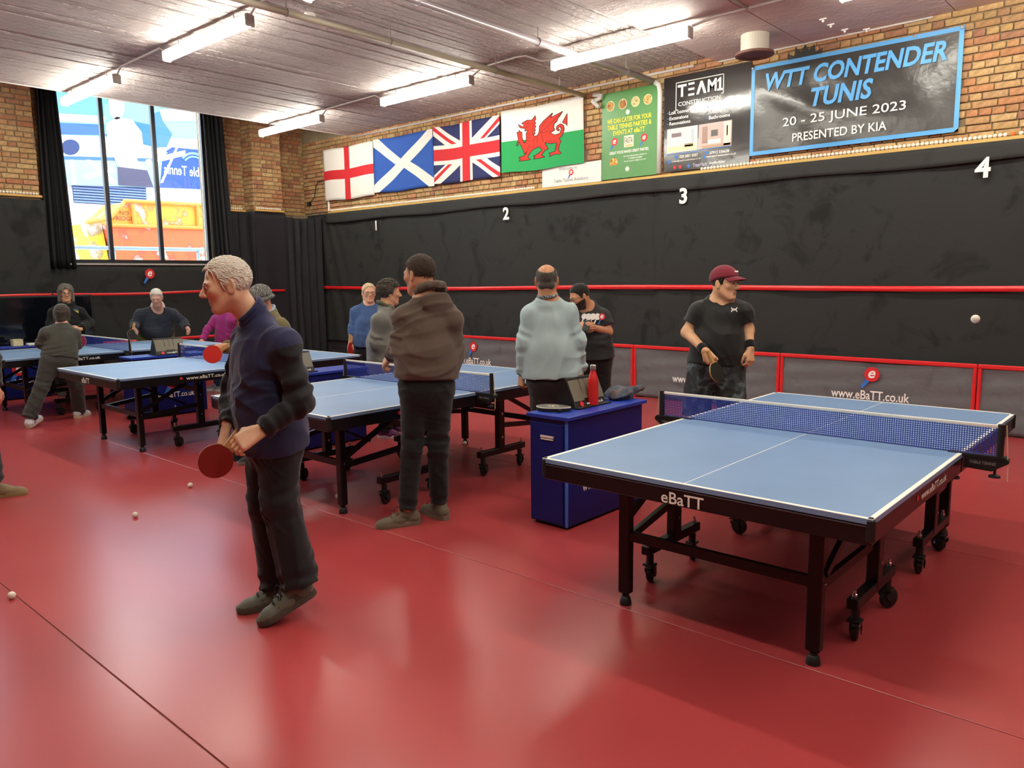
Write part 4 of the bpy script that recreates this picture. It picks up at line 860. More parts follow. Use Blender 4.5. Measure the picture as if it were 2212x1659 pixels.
# balls on the floor
for (px, py, lab) in ((411, 1053, 'white ball on the red floor between the walking man and the window'), (292, 1117, 'white ball lying alone on the pale sheen of the floor'), (25, 1291, 'white ball resting on the floor seam'), (826, 1049, 'white ball under the table behind the brown hoodie'), (1004, 960, 'white ball by the far leg of the second table'), (729, 1077, 'white ball half hidden behind the near leg of the second table')):
    p = on_z(px, py-5, .0201) if py > 1000 else on_z(px, py-3, .0201); ball(p, lab)
p = at_D(2107, 689, 4.3); ball(p, 'white ball in flight above the near table')
# ================================================================ outside the window (the yard lies higher than the hall floor)
GZ = 1.80
g = MB().box((-24, 5, GZ-.05), (20.3, 44, .1)).build('yard_ground', mat('yard_concrete', '#d6d2cb', .9, vary=.08)); tag(g, kind='structure'); g['label'] = 'pale concrete yard outside the window'
def yz(X, pts): return [tuple(on_x(px, py, X)[1:]) for px, py in pts]
def slab(nm, X, pts, c, parent, th=.002, rough=.7):
    P = yz(X, pts); ar = sum(P[k-1][0]*P[k][1]-P[k][0]*P[k-1][1] for k in range(len(P)))
    if ar < 0: P = P[::-1]
    return MB().prism(P, (X, 0, 0), (0, 1, 0), (0, 0, 1), th).build(nm, mat('out_'+c[1:], tuple(int(c[q:q+2], 16)/255*.80 for q in (1, 3, 5)), rough), parent)
HX = -22.0
t = thing('yard_wall', (0, 0, 0), 'white rendered wall across the yard below the hoarding', 'wall')
MB().box((HX-.3, 8, GZ+1.35), (.3, 30, 2.7)).build('wall', mat('render_white', '#e9e7e4', .9), t)
t = thing('louvre_grille', (0, 0, 0), 'blue grey louvre grille on the white yard wall', 'grille')
(ya, za), (yb, zb_) = yz(HX, [(163, 437), (318, 396)])
MB().box((HX-.12, (ya+yb)/2, (za+zb_)/2), (.03, yb-ya, zb_-za)).build('back', mat('louvre_dark', '#2c3a66', .7), t)
for k in range(9): MB().box((HX-.08, (ya+yb)/2, za+(zb_-za)*(k+.5)/9), (.03, yb-ya, (zb_-za)/9*.62), bev=.004).build('slat', mat('louvre_blue', '#5f74a8', .5), t)
t = thing('printed_hoarding', (0, 0, 0), 'large printed hoarding of a table tennis match beyond the window', 'hoarding')
slab('panel', HX-.06, [(60, 100), (500, 170), (480, 410), (90, 398)], '#8fc4e2', t, .05)
L = lambda nm, pts, c, k: slab(nm, HX+.004*k, pts, c, t)
L('print', [(60, 150), (500, 200), (500, 262), (60, 240)], '#5fb2cf', 0); L('print', [(60, 240), (230, 252), (230, 268), (60, 258)], '#e6f1f6', 1); L('print', [(340, 235), (500, 240), (500, 262), (340, 262)], '#cfe8f0', 1)
L('print', [(60, 262), (235, 270), (235, 292), (60, 288)], '#2d5fa8', 1); L('print', [(60, 288), (240, 296), (430, 300), (430, 345), (60, 338)], '#e9eef2', 1); L('print', [(60, 335), (440, 345), (440, 352), (60, 343)], '#3f6fae', 2)
L('print', [(60, 343), (360, 350), (360, 405), (60, 398)], '#9cbede', 2); L('print', [(150, 345), (158, 345), (165, 398), (155, 398)], '#e8f0f6', 3); L('print', [(185, 345), (195, 345), (255, 395), (240, 398)], '#dfe9f2', 3)
L('backcloth', [(352, 330), (372, 318), (500, 330), (500, 412), (345, 405)], '#1f4a94', 3)
L('printed_bat', ellipse2(152, 318, 20, 17, 20), '#22386e', 3); L('printed_rail', [(380, 318), (385, 318), (352, 395), (346, 395)], '#eef2f4', 4)
L('print', [(225, 225), (345, 215), (345, 300), (225, 290)], '#7fcbd8', 2); L('print', [(290, 262), (330, 270), (345, 330), (300, 320)], '#2b6f9a', 3)
L('printed_arm', [(300, 310), (352, 322), (362, 330), (350, 340), (300, 335)], '#e9ddd2', 5); L('printed_shirt', [(228, 268), (252, 252), (285, 258), (306, 285), (310, 318), (296, 345), (318, 368), (255, 362), (240, 325), (232, 300)], '#b9bfcb', 6)
L('printed_head', ellipse2(252, 232, 17, 26, 20), '#ecdccd', 6); L('printed_hair', [(233, 225), (236, 206), (252, 200), (270, 208), (272, 224), (260, 214), (244, 214)], '#b8a79a', 7); L('printed_shorts', [(254, 360), (318, 368), (332, 405), (256, 400)], '#4a4560', 7)
L('printed_player', [(332, 245), (345, 240), (352, 262), (372, 290), (360, 318), (338, 318), (328, 280)], '#3f78c0', 4)
(ya, za), (yb, zb_) = yz(HX, [(368, 372), (436, 390)])
mb = MB(); text_mb(mb, 'Table Tennis', (HX+.02, (ya+yb)/2, (za+zb_)/2+.15), (0, -1, 0), (0, 0, 1), w=1.28, h=.27, bold=.01); mb.build('lettering', mat('out_print', '#cfe2f2', .7), t)
for k, r in enumerate((.42, .33)):
    (yc, zc_), = yz(HX, [(420, 372)]); mb = MB(); mb.tube([(HX+.02, yc+r*math.cos(a), zc_+.1+r*math.sin(a)) for a in [-.4+2.9*q/14 for q in range(15)]], .035-.008*k, 6); mb.build('printed_swirl', mat('out_print2', '#6fa8d8', .7), t)
# orange skip
SX = -18.6
t = thing('skip_container', (0, 0, 0), 'battered orange skip standing in the yard', 'skip')
def rust(nm, c, c2): return ramp_mat(nm, [(.38, c), (.52, c), (.58, c2), (.66, '#b9a79a')], 2.2, .7, 7)
def sk(nm, pts, m, X0, th):
    P = yz(SX, pts); ar = sum(P[k-1][0]*P[k][1]-P[k][0]*P[k-1][1] for k in range(len(P)))
    if ar < 0: P = P[::-1]
    zm = min(q[1] for q in P)
    if nm != 'upper_body': P = [(q[0], GZ if q[1] < zm+.12 else q[1]) for q in P]
    return MB().prism(P, (X0, 0, 0), (0, 1, 0), (0, 0, 1), th).build(nm, m, t)
sk('lower_body', [(228, 486), (470, 492), (470, 572), (262, 572)], rust('skip_red', '#d0562a', '#a8442a'), SX-1.5, 1.5)
sk('upper_body', [(236, 470), (268, 437), (480, 447), (480, 492), (232, 487)], rust('skip_orange', '#e5902a', '#d0702a'), SX-1.45, 1.42)
sk('end_plate', [(188, 482), (226, 476), (246, 560), (232, 556)], rust('skip_yellow', '#e0b02c', '#8a7a4a'), SX-1.3, 1.1)
for a, b_ in (((266, 434), (480, 445)), ((228, 486), (480, 494)), ((186, 481), (230, 474)), ((238, 470), (268, 436)), ((285, 440), (290, 488)), ((425, 444), (428, 492))):
    A, B = (V(SX+.03, *yz(SX, [q])[0]) for q in (a, b_)); MB().tube([A, B], .045, 8).build('rim', mat('skip_rim', '#dd7a26', .6), t)
(ya, za), = yz(SX, [(269, 466)]); mb = MB(); text_mb(mb, 'NO', (SX+.0, ya, za+.06), (0, 1, 0), (0, 0, 1), h=.1, bold=.01); text_mb(mb, 'FRIDGES', (SX+.0, ya, za-.06), (0, 1, 0), (0, 0, 1), h=.1, bold=.01); mb.build('lettering', mat('skip_text', '#7a2a1a', .7), t)
# pale railing close to the window
t = thing('yard_railing', (0, 0, 0), 'pale blue grey tube railing just outside the window', 'railing')
RX = -15.2; zr = yz(RX, [(300, 537)])[0][1]
MB().tube([(RX, -4, zr), (RX, 14, zr)], .035, 10).build('rail', mat('rail_blue', '#9fb4c4', .5), t, smooth=True)
for yy in [yz(RX, [(246, 545)])[0][0]+k*1.62 for k in range(-5, 5)]: MB().tube([(RX, yy, GZ), (RX, yy, zr)], .03, 8).build('post', mat('rail_blue', '#9fb4c4', .5), t, smooth=True)
# ================================================================ people: implicit surfaces meshed with surface nets
class Field:
    def __init__(s): s.p = []
    def _add(s, fn, lo, hi, k, op): s.p.append((fn, np.asarray(lo, float), np.asarray(hi, float), k, op)); return s
    def cap(s, a, b, ra, rb, k=.02, op='u', flat=None, cut=None, fold=None):
        a, b = np.asarray(a, float), np.asarray(b, float); ab = b-a; L2 = ab@ab+1e-12; rm = max(ra, rb)
        fl = None if flat is None else (nrm(flat[0]), flat[1])
        def fn(X, Y, Z):
            x, y, z = X-a[0], Y-a[1], Z-a[2]
            t = np.clip((x*ab[0]+y*ab[1]+z*ab[2])/L2, 0, 1)
            qx, qy, qz = x-t*ab[0], y-t*ab[1], z-t*ab[2]
            d2 = qx*qx+qy*qy+qz*qz
            if fl is not None:
                c = qx*fl[0][0]+qy*fl[0][1]+qz*fl[0][2]; d2 = d2+(fl[1]**2-1)*c*c
            d = np.sqrt(d2)-(ra+(rb-ra)*t)
            if fold is not None:
                for (t0, wd, am, fr, ph) in fold:
                    d = d+am*np.exp(-((t-t0)/wd)**2)*np.sin(fr*t*.8+ph+26*(qx-qy)*(1 if ph > .5 else -1)+14*qz)
            if cut is not None:
                for (cp, cn) in cut: d = np.maximum(d, (X-cp[0])*cn[0]+(Y-cp[1])*cn[1]+(Z-cp[2])*cn[2])
            return d
        r = rm*1.05+.01
        return s._add(fn, np.minimum(a, b)-r, np.maximum(a, b)+r, k, op)
    def ell(s, c, R, rad, k=.02, op='u', cut=None, extra=None):
        c = np.asarray(c, float); R = np.asarray(R, float); rad = np.asarray(rad, float); mr = rad.max()
        def fn(X, Y, Z):
            x, y, z = X-c[0], Y-c[1], Z-c[2]
            u = x*R[0, 0]+y*R[1, 0]+z*R[2, 0]; v = x*R[0, 1]+y*R[1, 1]+z*R[2, 1]; w = x*R[0, 2]+y*R[1, 2]+z*R[2, 2]
            k0 = np.sqrt((u/rad[0])**2+(v/rad[1])**2+(w/rad[2])**2); k1 = np.sqrt((u/rad[0]**2)**2+(v/rad[1]**2)**2+(w/rad[2]**2)**2)
            d = k0*(k0-1)/(k1+1e-9)
            if extra is not None: d = extra(d, u, v, w)
            if cut is not None:
                for (cp, cn) in cut: d = np.maximum(d, (X-cp[0])*cn[0]+(Y-cp[1])*cn[1]+(Z-cp[2])*cn[2])
            return d
        return s._add(fn, c-mr-.01, c+mr+.01, k, op)
    def mesh(s, vox, noise=None, clip=None):
        us = [q for q in s.p if q[4] == 'u']
        lo = np.min([q[1] for q in us], 0)-3*vox; hi = np.max([q[2] for q in us], 0)+3*vox
        if clip is not None: lo = np.maximum(lo, clip[0]); hi = np.minimum(hi, clip[1])
        n = np.ceil((hi-lo)/vox).astype(int)+1
        ax = [(lo[i]+vox*np.arange(n[i])).astype(np.float32) for i in range(3)]
        G = np.full(n, .5, np.float32)
        for fn, a, b, k, op in s.p:
            pad = k+2*vox; i0 = np.maximum(((a-pad-lo)/vox).astype(int), 0); i1 = np.minimum(((b+pad-lo)/vox).astype(int)+2, n)
            if (i1 <= i0).any(): continue
            sl = tuple(slice(i0[i], i1[i]) for i in range(3))
            d = fn(ax[0][sl[0]][:, None, None], ax[1][sl[1]][None, :, None], ax[2][sl[2]][None, None, :]).astype(np.float32)
            g = G[sl]
            if op == 'u': h = np.maximum(k-np.abs(g-d), 0)/k; G[sl] = np.minimum(g, d)-h*h*k*.25
            elif op == 's': d = -d; h = np.maximum(k-np.abs(g-d), 0)/k; G[sl] = np.maximum(g, d)+h*h*k*.25
        if noise is not None:
            m = np.abs(G) < .03; ii = np.nonzero(m)
            G[m] += noise(ax[0][ii[0]], ax[1][ii[1]], ax[2][ii[2]]).astype(np.float32)
        return nets(G, lo, vox)
def nets(G, lo, vox):
    S = G < 0; c = S[:-1, :-1, :-1].astype(np.int8)
    tot = np.zeros_like(c)
    offs = [(i, j, k) for i in (0, 1) for j in (0, 1) for k in (0, 1)]; nx, ny, nz = G.shape
    for i, j, k in offs: tot += S[i:nx-1+i, j:ny-1+j, k:nz-1+k]
    act = (tot > 0) & (tot < 8); I, J, K = np.nonzero(act)
    idx = np.full(act.shape, -1, np.int32); idx[I, J, K] = np.arange(len(I))
    val = {o: G[I+o[0], J+o[1], K+o[2]] for o in offs}
    acc = np.zeros((len(I), 3)); cnt = np.zeros(len(I))
    for a in offs:
        for d in range(3):
            if a[d]: continue
            b = list(a); b[d] = 1; b = tuple(b); va, vb = val[a], val[b]; m = (va < 0) != (vb < 0)
            t = np.where(m, va/(va-vb+1e-12), 0)
            p = np.tile(np.array(a, float), (len(I), 1)); p[:, d] = t
            acc[m] += p[m]; cnt[m] += 1
    P = lo+vox*(np.stack([I, J, K], 1)+acc/cnt[:, None])
    Q = []
    for d in range(3):
        e, f_ = (d+1) % 3, (d+2) % 3
        A = S[tuple(slice(0, -1) if q == d else slice(1, -1) for q in range(3))]; B = S[tuple(slice(1, None) if q == d else slice(1, -1) for q in range(3))]
        X = np.stack(np.nonzero(A != B), 1)
        if not len(X): continue
        flip = A[tuple(X.T)]
        X = X.copy(); X[:, e] += 1; X[:, f_] += 1
        def cell(de, df): Y = X.copy(); Y[:, e] -= de; Y[:, f_] -= df; return idx[tuple(Y.T)]
        q = np.stack([cell(1, 1), cell(0, 1), cell(0, 0), cell(1, 0)], 1); q[~flip] = q[~flip][:, ::-1]
        Q.append(q)
    Q = np.concatenate(Q); Q = Q[(Q >= 0).all(1)]
    return P, Q
def np_mesh(name, P, Q, mats, idx=None):
    me = bpy.data.meshes.new(name); me.vertices.add(len(P)); me.vertices.foreach_set('co', P.astype(np.float32).ravel())
    me.loops.add(Q.size); me.loops.foreach_set('vertex_index', Q.astype(np.int32).ravel()); me.polygons.add(len(Q))
    me.polygons.foreach_set('loop_start', np.arange(0, Q.size, 4, dtype=np.int32)); me.polygons.foreach_set('use_smooth', np.ones(len(Q), bool))
    for m in (mats if isinstance(mats, (list, tuple)) else [mats]): me.materials.append(m)
    if idx is not None: me.polygons.foreach_set('material_index', idx.astype(np.int32))
    me.update(); me.validate(); return me
def wrinkle(seed, amp, fq=26., inward=.004):
    """cloth creases: ridged waves in three directions, bent and masked so that they come in patches"""
    r = np.random.RandomState(seed); D = [nrm(V(r.normal(), r.normal(), r.normal()*1.3)) for _ in range(9)]; ph = r.uniform(0, 6.28, 12)
    def fn(x, y, z):
        q = [x*d[0]+y*d[1]+z*d[2] for d in D]; out = 0
        for k in range(3):
            w = fq*(1, 1.45, 2.1)[k]; s1 = np.sin(w*q[k]+2.2*np.sin(.45*w*q[k+3]+ph[k])+ph[k+3]); m = .5+.5*np.sin(.33*w*q[k+6]+1.3*np.sin(.3*w*q[k])+ph[k+6])
            out = out+(.9, .65, .4)[k]*m*(np.abs(s1)-.6)
        return np.minimum(amp*1.7*out, inward)
    return fn
def tufts(C, R, s, t, zc, n, ln, rad, seed=1, top=None, lift=.25, curl=.3, flow=(0, -1, -.35), part=0.):
    """short tapered locks that lie on the scalp and follow the combing direction; returns a mesh builder"""
    r = np.random.RandomState(seed); mb = MB(); ys = [q[0] for q in zc]; zs = [q[1] for q in zc]; rad3 = V(.075, .095, .083)+t*.8; c0 = V(0, -.012, .035); k = 0; tries = 0
    while k < n and tries < n*12:
        tries += 1; d = nrm(V(*r.normal(size=3))); p = c0+d*rad3
        if p[2] < np.interp(p[1], ys, zs)+.004 or (top is not None and p[2] > top[0]+top[1]*p[1]): continue
        k += 1; nn_ = nrm(d/rad3); f_ = V(*flow)+V(part*np.sign(p[0]), 0, 0)+r.normal(size=3)*curl
        if p[2] < .03: f_ = f_+V(0, 0, -.8)
        f_ = nrm(f_-nn_*(f_@nn_)); L = ln*r.uniform(.6, 1.25); pts = []; q = p-nn_*.002; g = f_.copy(); sd = nrm(np.cross(nn_, f_))*r.normal()*.35
        for m in range(5):
            pts.append(C+s*(R@q)); u = nrm((q-c0)/rad3**2); g = nrm(g+sd*.5-u*(g@u)*.9); q = q+g*L/4+u*lift*L/4*(.35 if m > 1 else .6)
            e = np.linalg.norm((q-c0)/rad3); 
            if e < 1.0: q = c0+(q-c0)/e
        mb.tube(pts, [rad*s*x_ for x_ in (.7, 1., .95, .7, .15)], 5)
    return mb
M_skin = {}
def skin(c): return mat('skin_'+c[1:], c, .5, spec=.35, vary=.07, vscale=18, bump=.06, bscale=120)
def fabric(c, rough=.85, bump=.18, sc=220.): return mat('fabric_'+c[1:], c, rough, spec=.25, bump=bump, bscale=sc, vary=.06, vscale=9, sheen=.15)
def frame(F, U=(0, 0, 1)):
    F = nrm(F); L = nrm(np.cross(U, F)); U2 = np.cross(F, L); return np.stack([L, F, U2], 1)   # columns: left, forward, up
# ---- hands -------------------------------------------------------------
def hand_prims(fd, W, D, N, side, s=1., curl=.5, thumb=.5, spread=.0, curls=None):
    """W wrist, D towards the knuckles, N back of the hand, side +1 when the thumb lies on cross(D,N), else -1"""
    D = nrm(D); N = nrm(N-D*(N@D)); T = np.cross(D, N)*side
    P = lambda d, t, n: W+s*(D*d+T*t+N*n)
    for t0, t1 in ((.024, .030), (.006, .010), (-.012, -.010), (-.026, -.030)): fd.cap(P(.0, t0*.7, 0), P(.082, t1, .0), .0145*s, .0125*s, .012, flat=None)
    fd.cap(P(.02, .02, -.004), P(.05, .034, -.010), .017*s, .013*s, .014)
    for q, (t, ln, r) in enumerate(((.030, .072, .0088), (.010, .080, .009), (-.010, .074, .0088), (-.029, .058, .0078))):
        cu = curls[q] if curls else curl
        p = P(.084-abs(t)*.15, t, 0); ang = .12+.25*cu; seg = (ln*.45, ln*.32, ln*.26); dr = nrm(D+T*spread*(1.5-q)*.15)
        for k in range(3):
            ang_ = ang+cu*(1.15 if k else .75)*(k+.6)
            d = dr*math.cos(ang_)-N*math.sin(ang_); p2 = p+d*seg[k]*s; fd.cap(p, p2, r*s*(1-.07*k), r*s*(.93-.07*k), .005); p = p2
    a = P(.018, .026, -.006); b = a+s*.038*nrm(D*.75+T*.65-N*.25); c = b+s*.032*nrm(D*(.95)+T*(.35-.7*thumb)-N*(.2+.6*thumb)); e = c+s*.026*nrm(D*.9+T*(.15-.9*thumb)-N*(.2+.7*thumb))
    fd.cap(a, b, .0145*s, .0115*s, .010); fd.cap(b, c, .0112*s, .0102*s, .005); fd.cap(c, e, .0102*s, .0085*s, .005)
# ---- head --------------------------------------------------------------
def head_prims(fd, C, R, s, nose=1., jaw=1., ears=1.):
    Q = lambda x, y, z: C+s*(R@V(x, y, z))
    fd.ell(Q(0, -.012, .035), R, V(.075, .095, .083)*s, .02)
    fd.ell(Q(0, .026, -.035), R, V(.058, .064, .084)*s, .035*s)
    fd.cap(Q(-.010*jaw, .066, -.098), Q(.010*jaw, .066, -.098), .021*s, .021*s, .025*s)
    for x in (-1, 1):
        fd.cap(Q(x*.053*jaw, -.002, -.052), Q(x*.020, .056, -.100), .017*s, .015*s, .028*s)
        fd.ell(Q(x*.043, .064, -.016), R, V(.019, .018, .017)*s, .03*s)
        fd.ell(Q(x*.031, .097, .003), R, V(.016, .011, .009)*s, .016*s, 's')
        fd.cap(Q(x*.047, .074, .020), Q(x*.012, .086, .019), .007*s, .007*s, .02*s)
        fd.ell(Q(x*.031, .0765, .004), R, V(.0135, .0125, .0125)*s, .004*s)      # lids round the eyeball
    fd.cap(Q(0, .086, .014), Q(0, .098+.014*nose, -.026), .0085*s, .0115*s, .012*s); fd.cap(Q(-.011, .092+.006*nose, -.032), Q(.011, .092+.006*nose, -.032), .0085*s, .0085*s, .010*s)
    fd.cap(Q(-.018, .084, -.0605), Q(.018, .084, -.0605), .0072*s, .0072*s, .008*s); fd.cap(Q(-.014, .0835, -.0725), Q(.014, .0835, -.0725), .0080*s, .0080*s, .008*s); fd.ell(Q(0, .098, -.085), R, V(.022, .010, .007)*s, .012*s, 's')
    fd.cap(Q(-.024, .0935, -.0665), Q(.024, .0935, -.0665), .0042*s, .0042*s, .004*s, 's')
    for x in (-1, 1): fd.cap(Q(x*.020, .094, -.036), Q(x*.034, .082, -.062), .0025*s, .002*s, .008*s, 's')
    for x in (-1, 1):
        e = V(x*.0795, -.012, -.004); nn_ = nrm(V(x*1., .35, 0)); RR = R@np.stack([nrm(np.cross(V(0, 0, 1), nn_)), nn_, V(0, 0, 1)], 1)
        fd.ell(Q(*e), RR, V(.019, .008, .034)*s*ears, .008*s); fd.ell(Q(*(e+nn_*.010+V(0, .003, .003))), RR, V(.010, .006, .020)*s*ears, .004*s, 's'); fd.ell(Q(*(e+V(-x*.001, .006, -.026))), RR, V(.009, .008, .010)*s*ears, .006*s)
def hair_field(C, R, s, t, zc, seed=1, amp=.004, fq=110., top=None, back=None, sides=None, wide=1.):
    """scalp shell of thickness t kept above the hairline zc: [(y, z), ...]"""
    fd = Field(); ys = [q[0]*s for q in zc]; zs = [q[1]*s for q in zc]
    def ex(d, u, v, w):
        v2, w2 = v-.012*s, w+.035*s
        cu = (np.interp(v2, ys, zs)-w2)*.9; kk = .016*s; h_ = np.maximum(kk-np.abs(d-cu), 0)/kk; d = np.maximum(d, cu)+h_*h_*kk*.25
        if top is not None: d = np.maximum(d, w2-(top[0]*s+top[1]*v2))
        return d
    fd.ell(C+s*(R@V(0, -.012, .035)), R, (V(.075*wide, .095, .083)+t)*s, .01, extra=ex)
    for q in (sides or []): fd.cap(C+s*(R@V(*q[0])), C+s*(R@V(*q[1])), q[2]*s, q[3]*s, .02*s)
    return fd, wrinkle(seed, amp, fq)
M_eye = mat('eye_white', '#d8d2c8', .3); M_iris = mat('eye_iris', '#2a1c14', .2); M_lip = '#a8605a'
def eyes(t, C, R, s):
    for x in (-1, 1):
        c = C+s*(R@V(x*.031, .0795, .004)); m = MB(); m.lathe([(.0118*s*math.sin(PI*k/10), -.0118*s*math.cos(PI*k/10)) for k in range(11)], c, 12, R@np.array([[1, 0, 0], [0, 0, 1], [0, -1, 0]]).T)
        o = m.build('eye', [M_eye, M_iris], t, True)
        F = R[:, 1]
        for p in o.data.polygons:
            if (np.array(p.center)-c)@F > .0118*s*.80: p.material_index = 1
def brows(t, C, R, s, m):
    for x in (-1, 1): MB().tube([C+s*(R@V(x*.015, .0925, .022)), C+s*(R@V(x*.032, .0885, .0275)), C+s*(R@V(x*.048, .077, .024))], [.003*s, .0036*s, .002*s], 6).build('eyebrow', m, t, True)
def glasses(t, C, R, s, m, rx=.025, rz=.018):
    g = MB(); Q = lambda x, y, z: C+s*(R@V(x, y, z))
    for x in (-1, 1):
        g.tube([Q(x*.033+rx*math.cos(a), .106-abs(rx*math.cos(a)+x*.033)*.10, .0+rz*math.sin(a)) for a in [2*PI*k/20 for k in range(20)]], .0022*s, 6, closed=True)
        g.tube([Q(x*.058, .100, .006), Q(x*.078, .05, .008), Q(x*.082, -.01, .006), Q(x*.080, -.03, -.008)], .002*s, 6)
    g.tube([Q(-.009, .105, .005), Q(0, .108, .008), Q(.009, .105, .005)], .002*s, 6); return g.build('glasses', m, t, True)
# ---- shoes -------------------------------------------------------------
def shoe(t, heel, toe_dir, up, s, c_up, c_sole, c_lace=None, vox=.006, boot=False, c_trim=None):
    """heel: point under the ankle on the sole; toe_dir: pointing direction along the sole"""
    F = nrm(toe_dir); U = nrm(np.asarray(up, float)-F*(np.asarray(up, float)@F)); L = np.cross(U, F); R = np.stack([L, F, U], 1); H = np.asarray(heel, float)
    Q = lambda x, y, z: H+s*(R@V(x, y, z)); fd = Field(); cut = [(Q(0, 0, .018), -U)]
    fd.cap(Q(0, -.045, .045), Q(0, .06, .040), .040*s, .040*s, .03, cut=cut); fd.cap(Q(0, .06, .040), Q(.004, .155, .030), .042*s, .042*s, .03, cut=cut, flat=(U, 1.25)); fd.cap(Q(.004, .15, .03), Q(.004, .185, .026), .040*s, .030*s, .02, cut=cut, flat=(U, 1.3))
    fd.cap(Q(0, -.035, .06), Q(0, -.015, .115 if boot else .085), .038*s, .041*s, .03, cut=[(Q(0, 0, .125 if boot else .095), U)]); fd.cap(Q(0, .02, .085), Q(0, .085, .055), .032*s, .030*s, .03)
    P, F4 = fd.mesh(vox, wrinkle(5, .0015, 60)); o = link('shoe', np_mesh('shoe', P, F4, c_up if not isinstance(c_up, str) else fabric(c_up, .6)), t)
    out = [(-.038, -.06), (-.041, .0), (-.040, .06), (-.048, .13), (-.040, .18), (-.018, .213), (.014, .215), (.040, .19), (.050, .14), (.043, .06), (.041, .0), (.036, -.06), (.018, -.085), (-.018, -.085)]
    m = MB(); n_ = len(out); vs_ = [Q(x*1.0, y, 0) for x, y in out]+[Q(x*1.08, y*1.02, .016) for x, y in out]+[Q(x*1.03, y, .034) for x, y in out]
    m.add(vs_, [tuple(range(n_))[::-1], tuple(range(2*n_, 3*n_))]+[(r*n_+i, r*n_+(i+1) % n_, (r+1)*n_+(i+1) % n_, (r+1)*n_+i) for r in (0, 1) for i in range(n_)])
    if m.v: auto_smooth(m.build('sole', fabric(c_sole, .7), o), .9)
    if c_lace:
        g = MB()
        for k in range(4): y = .045+.022*k; z = .116-.0125*k; g.tube([Q(-.028, y, z-.016), Q(-.012, y+.006*(-1)**k, z+.001), Q(.012, y-.006*(-1)**k, z+.001), Q(.028, y, z-.016)], .0036*s, 5)
        g.tube([Q(0, .05, .118), Q(.026, .055, .128), Q(.042, .07, .112), Q(.05, .085, .085)], .0028*s, 5); g.tube([Q(0, .05, .118), Q(-.03, .06, .128), Q(-.046, .075, .11), Q(-.052, .085, .08)], .0028*s, 5); g.build('laces', fabric(c_lace, .8), o, True)
    if c_trim:
        for x in (-1, 1): MB().prism([(-.06, .034), (.05, .034), (.11, .052), (.085, .060), (.02, .072), (-.05, .060)], Q(x*.0425, 0, 0), R[:, 1]*s, U*s, .003*x).build('trim', fabric(c_trim, .6), o)
    return o
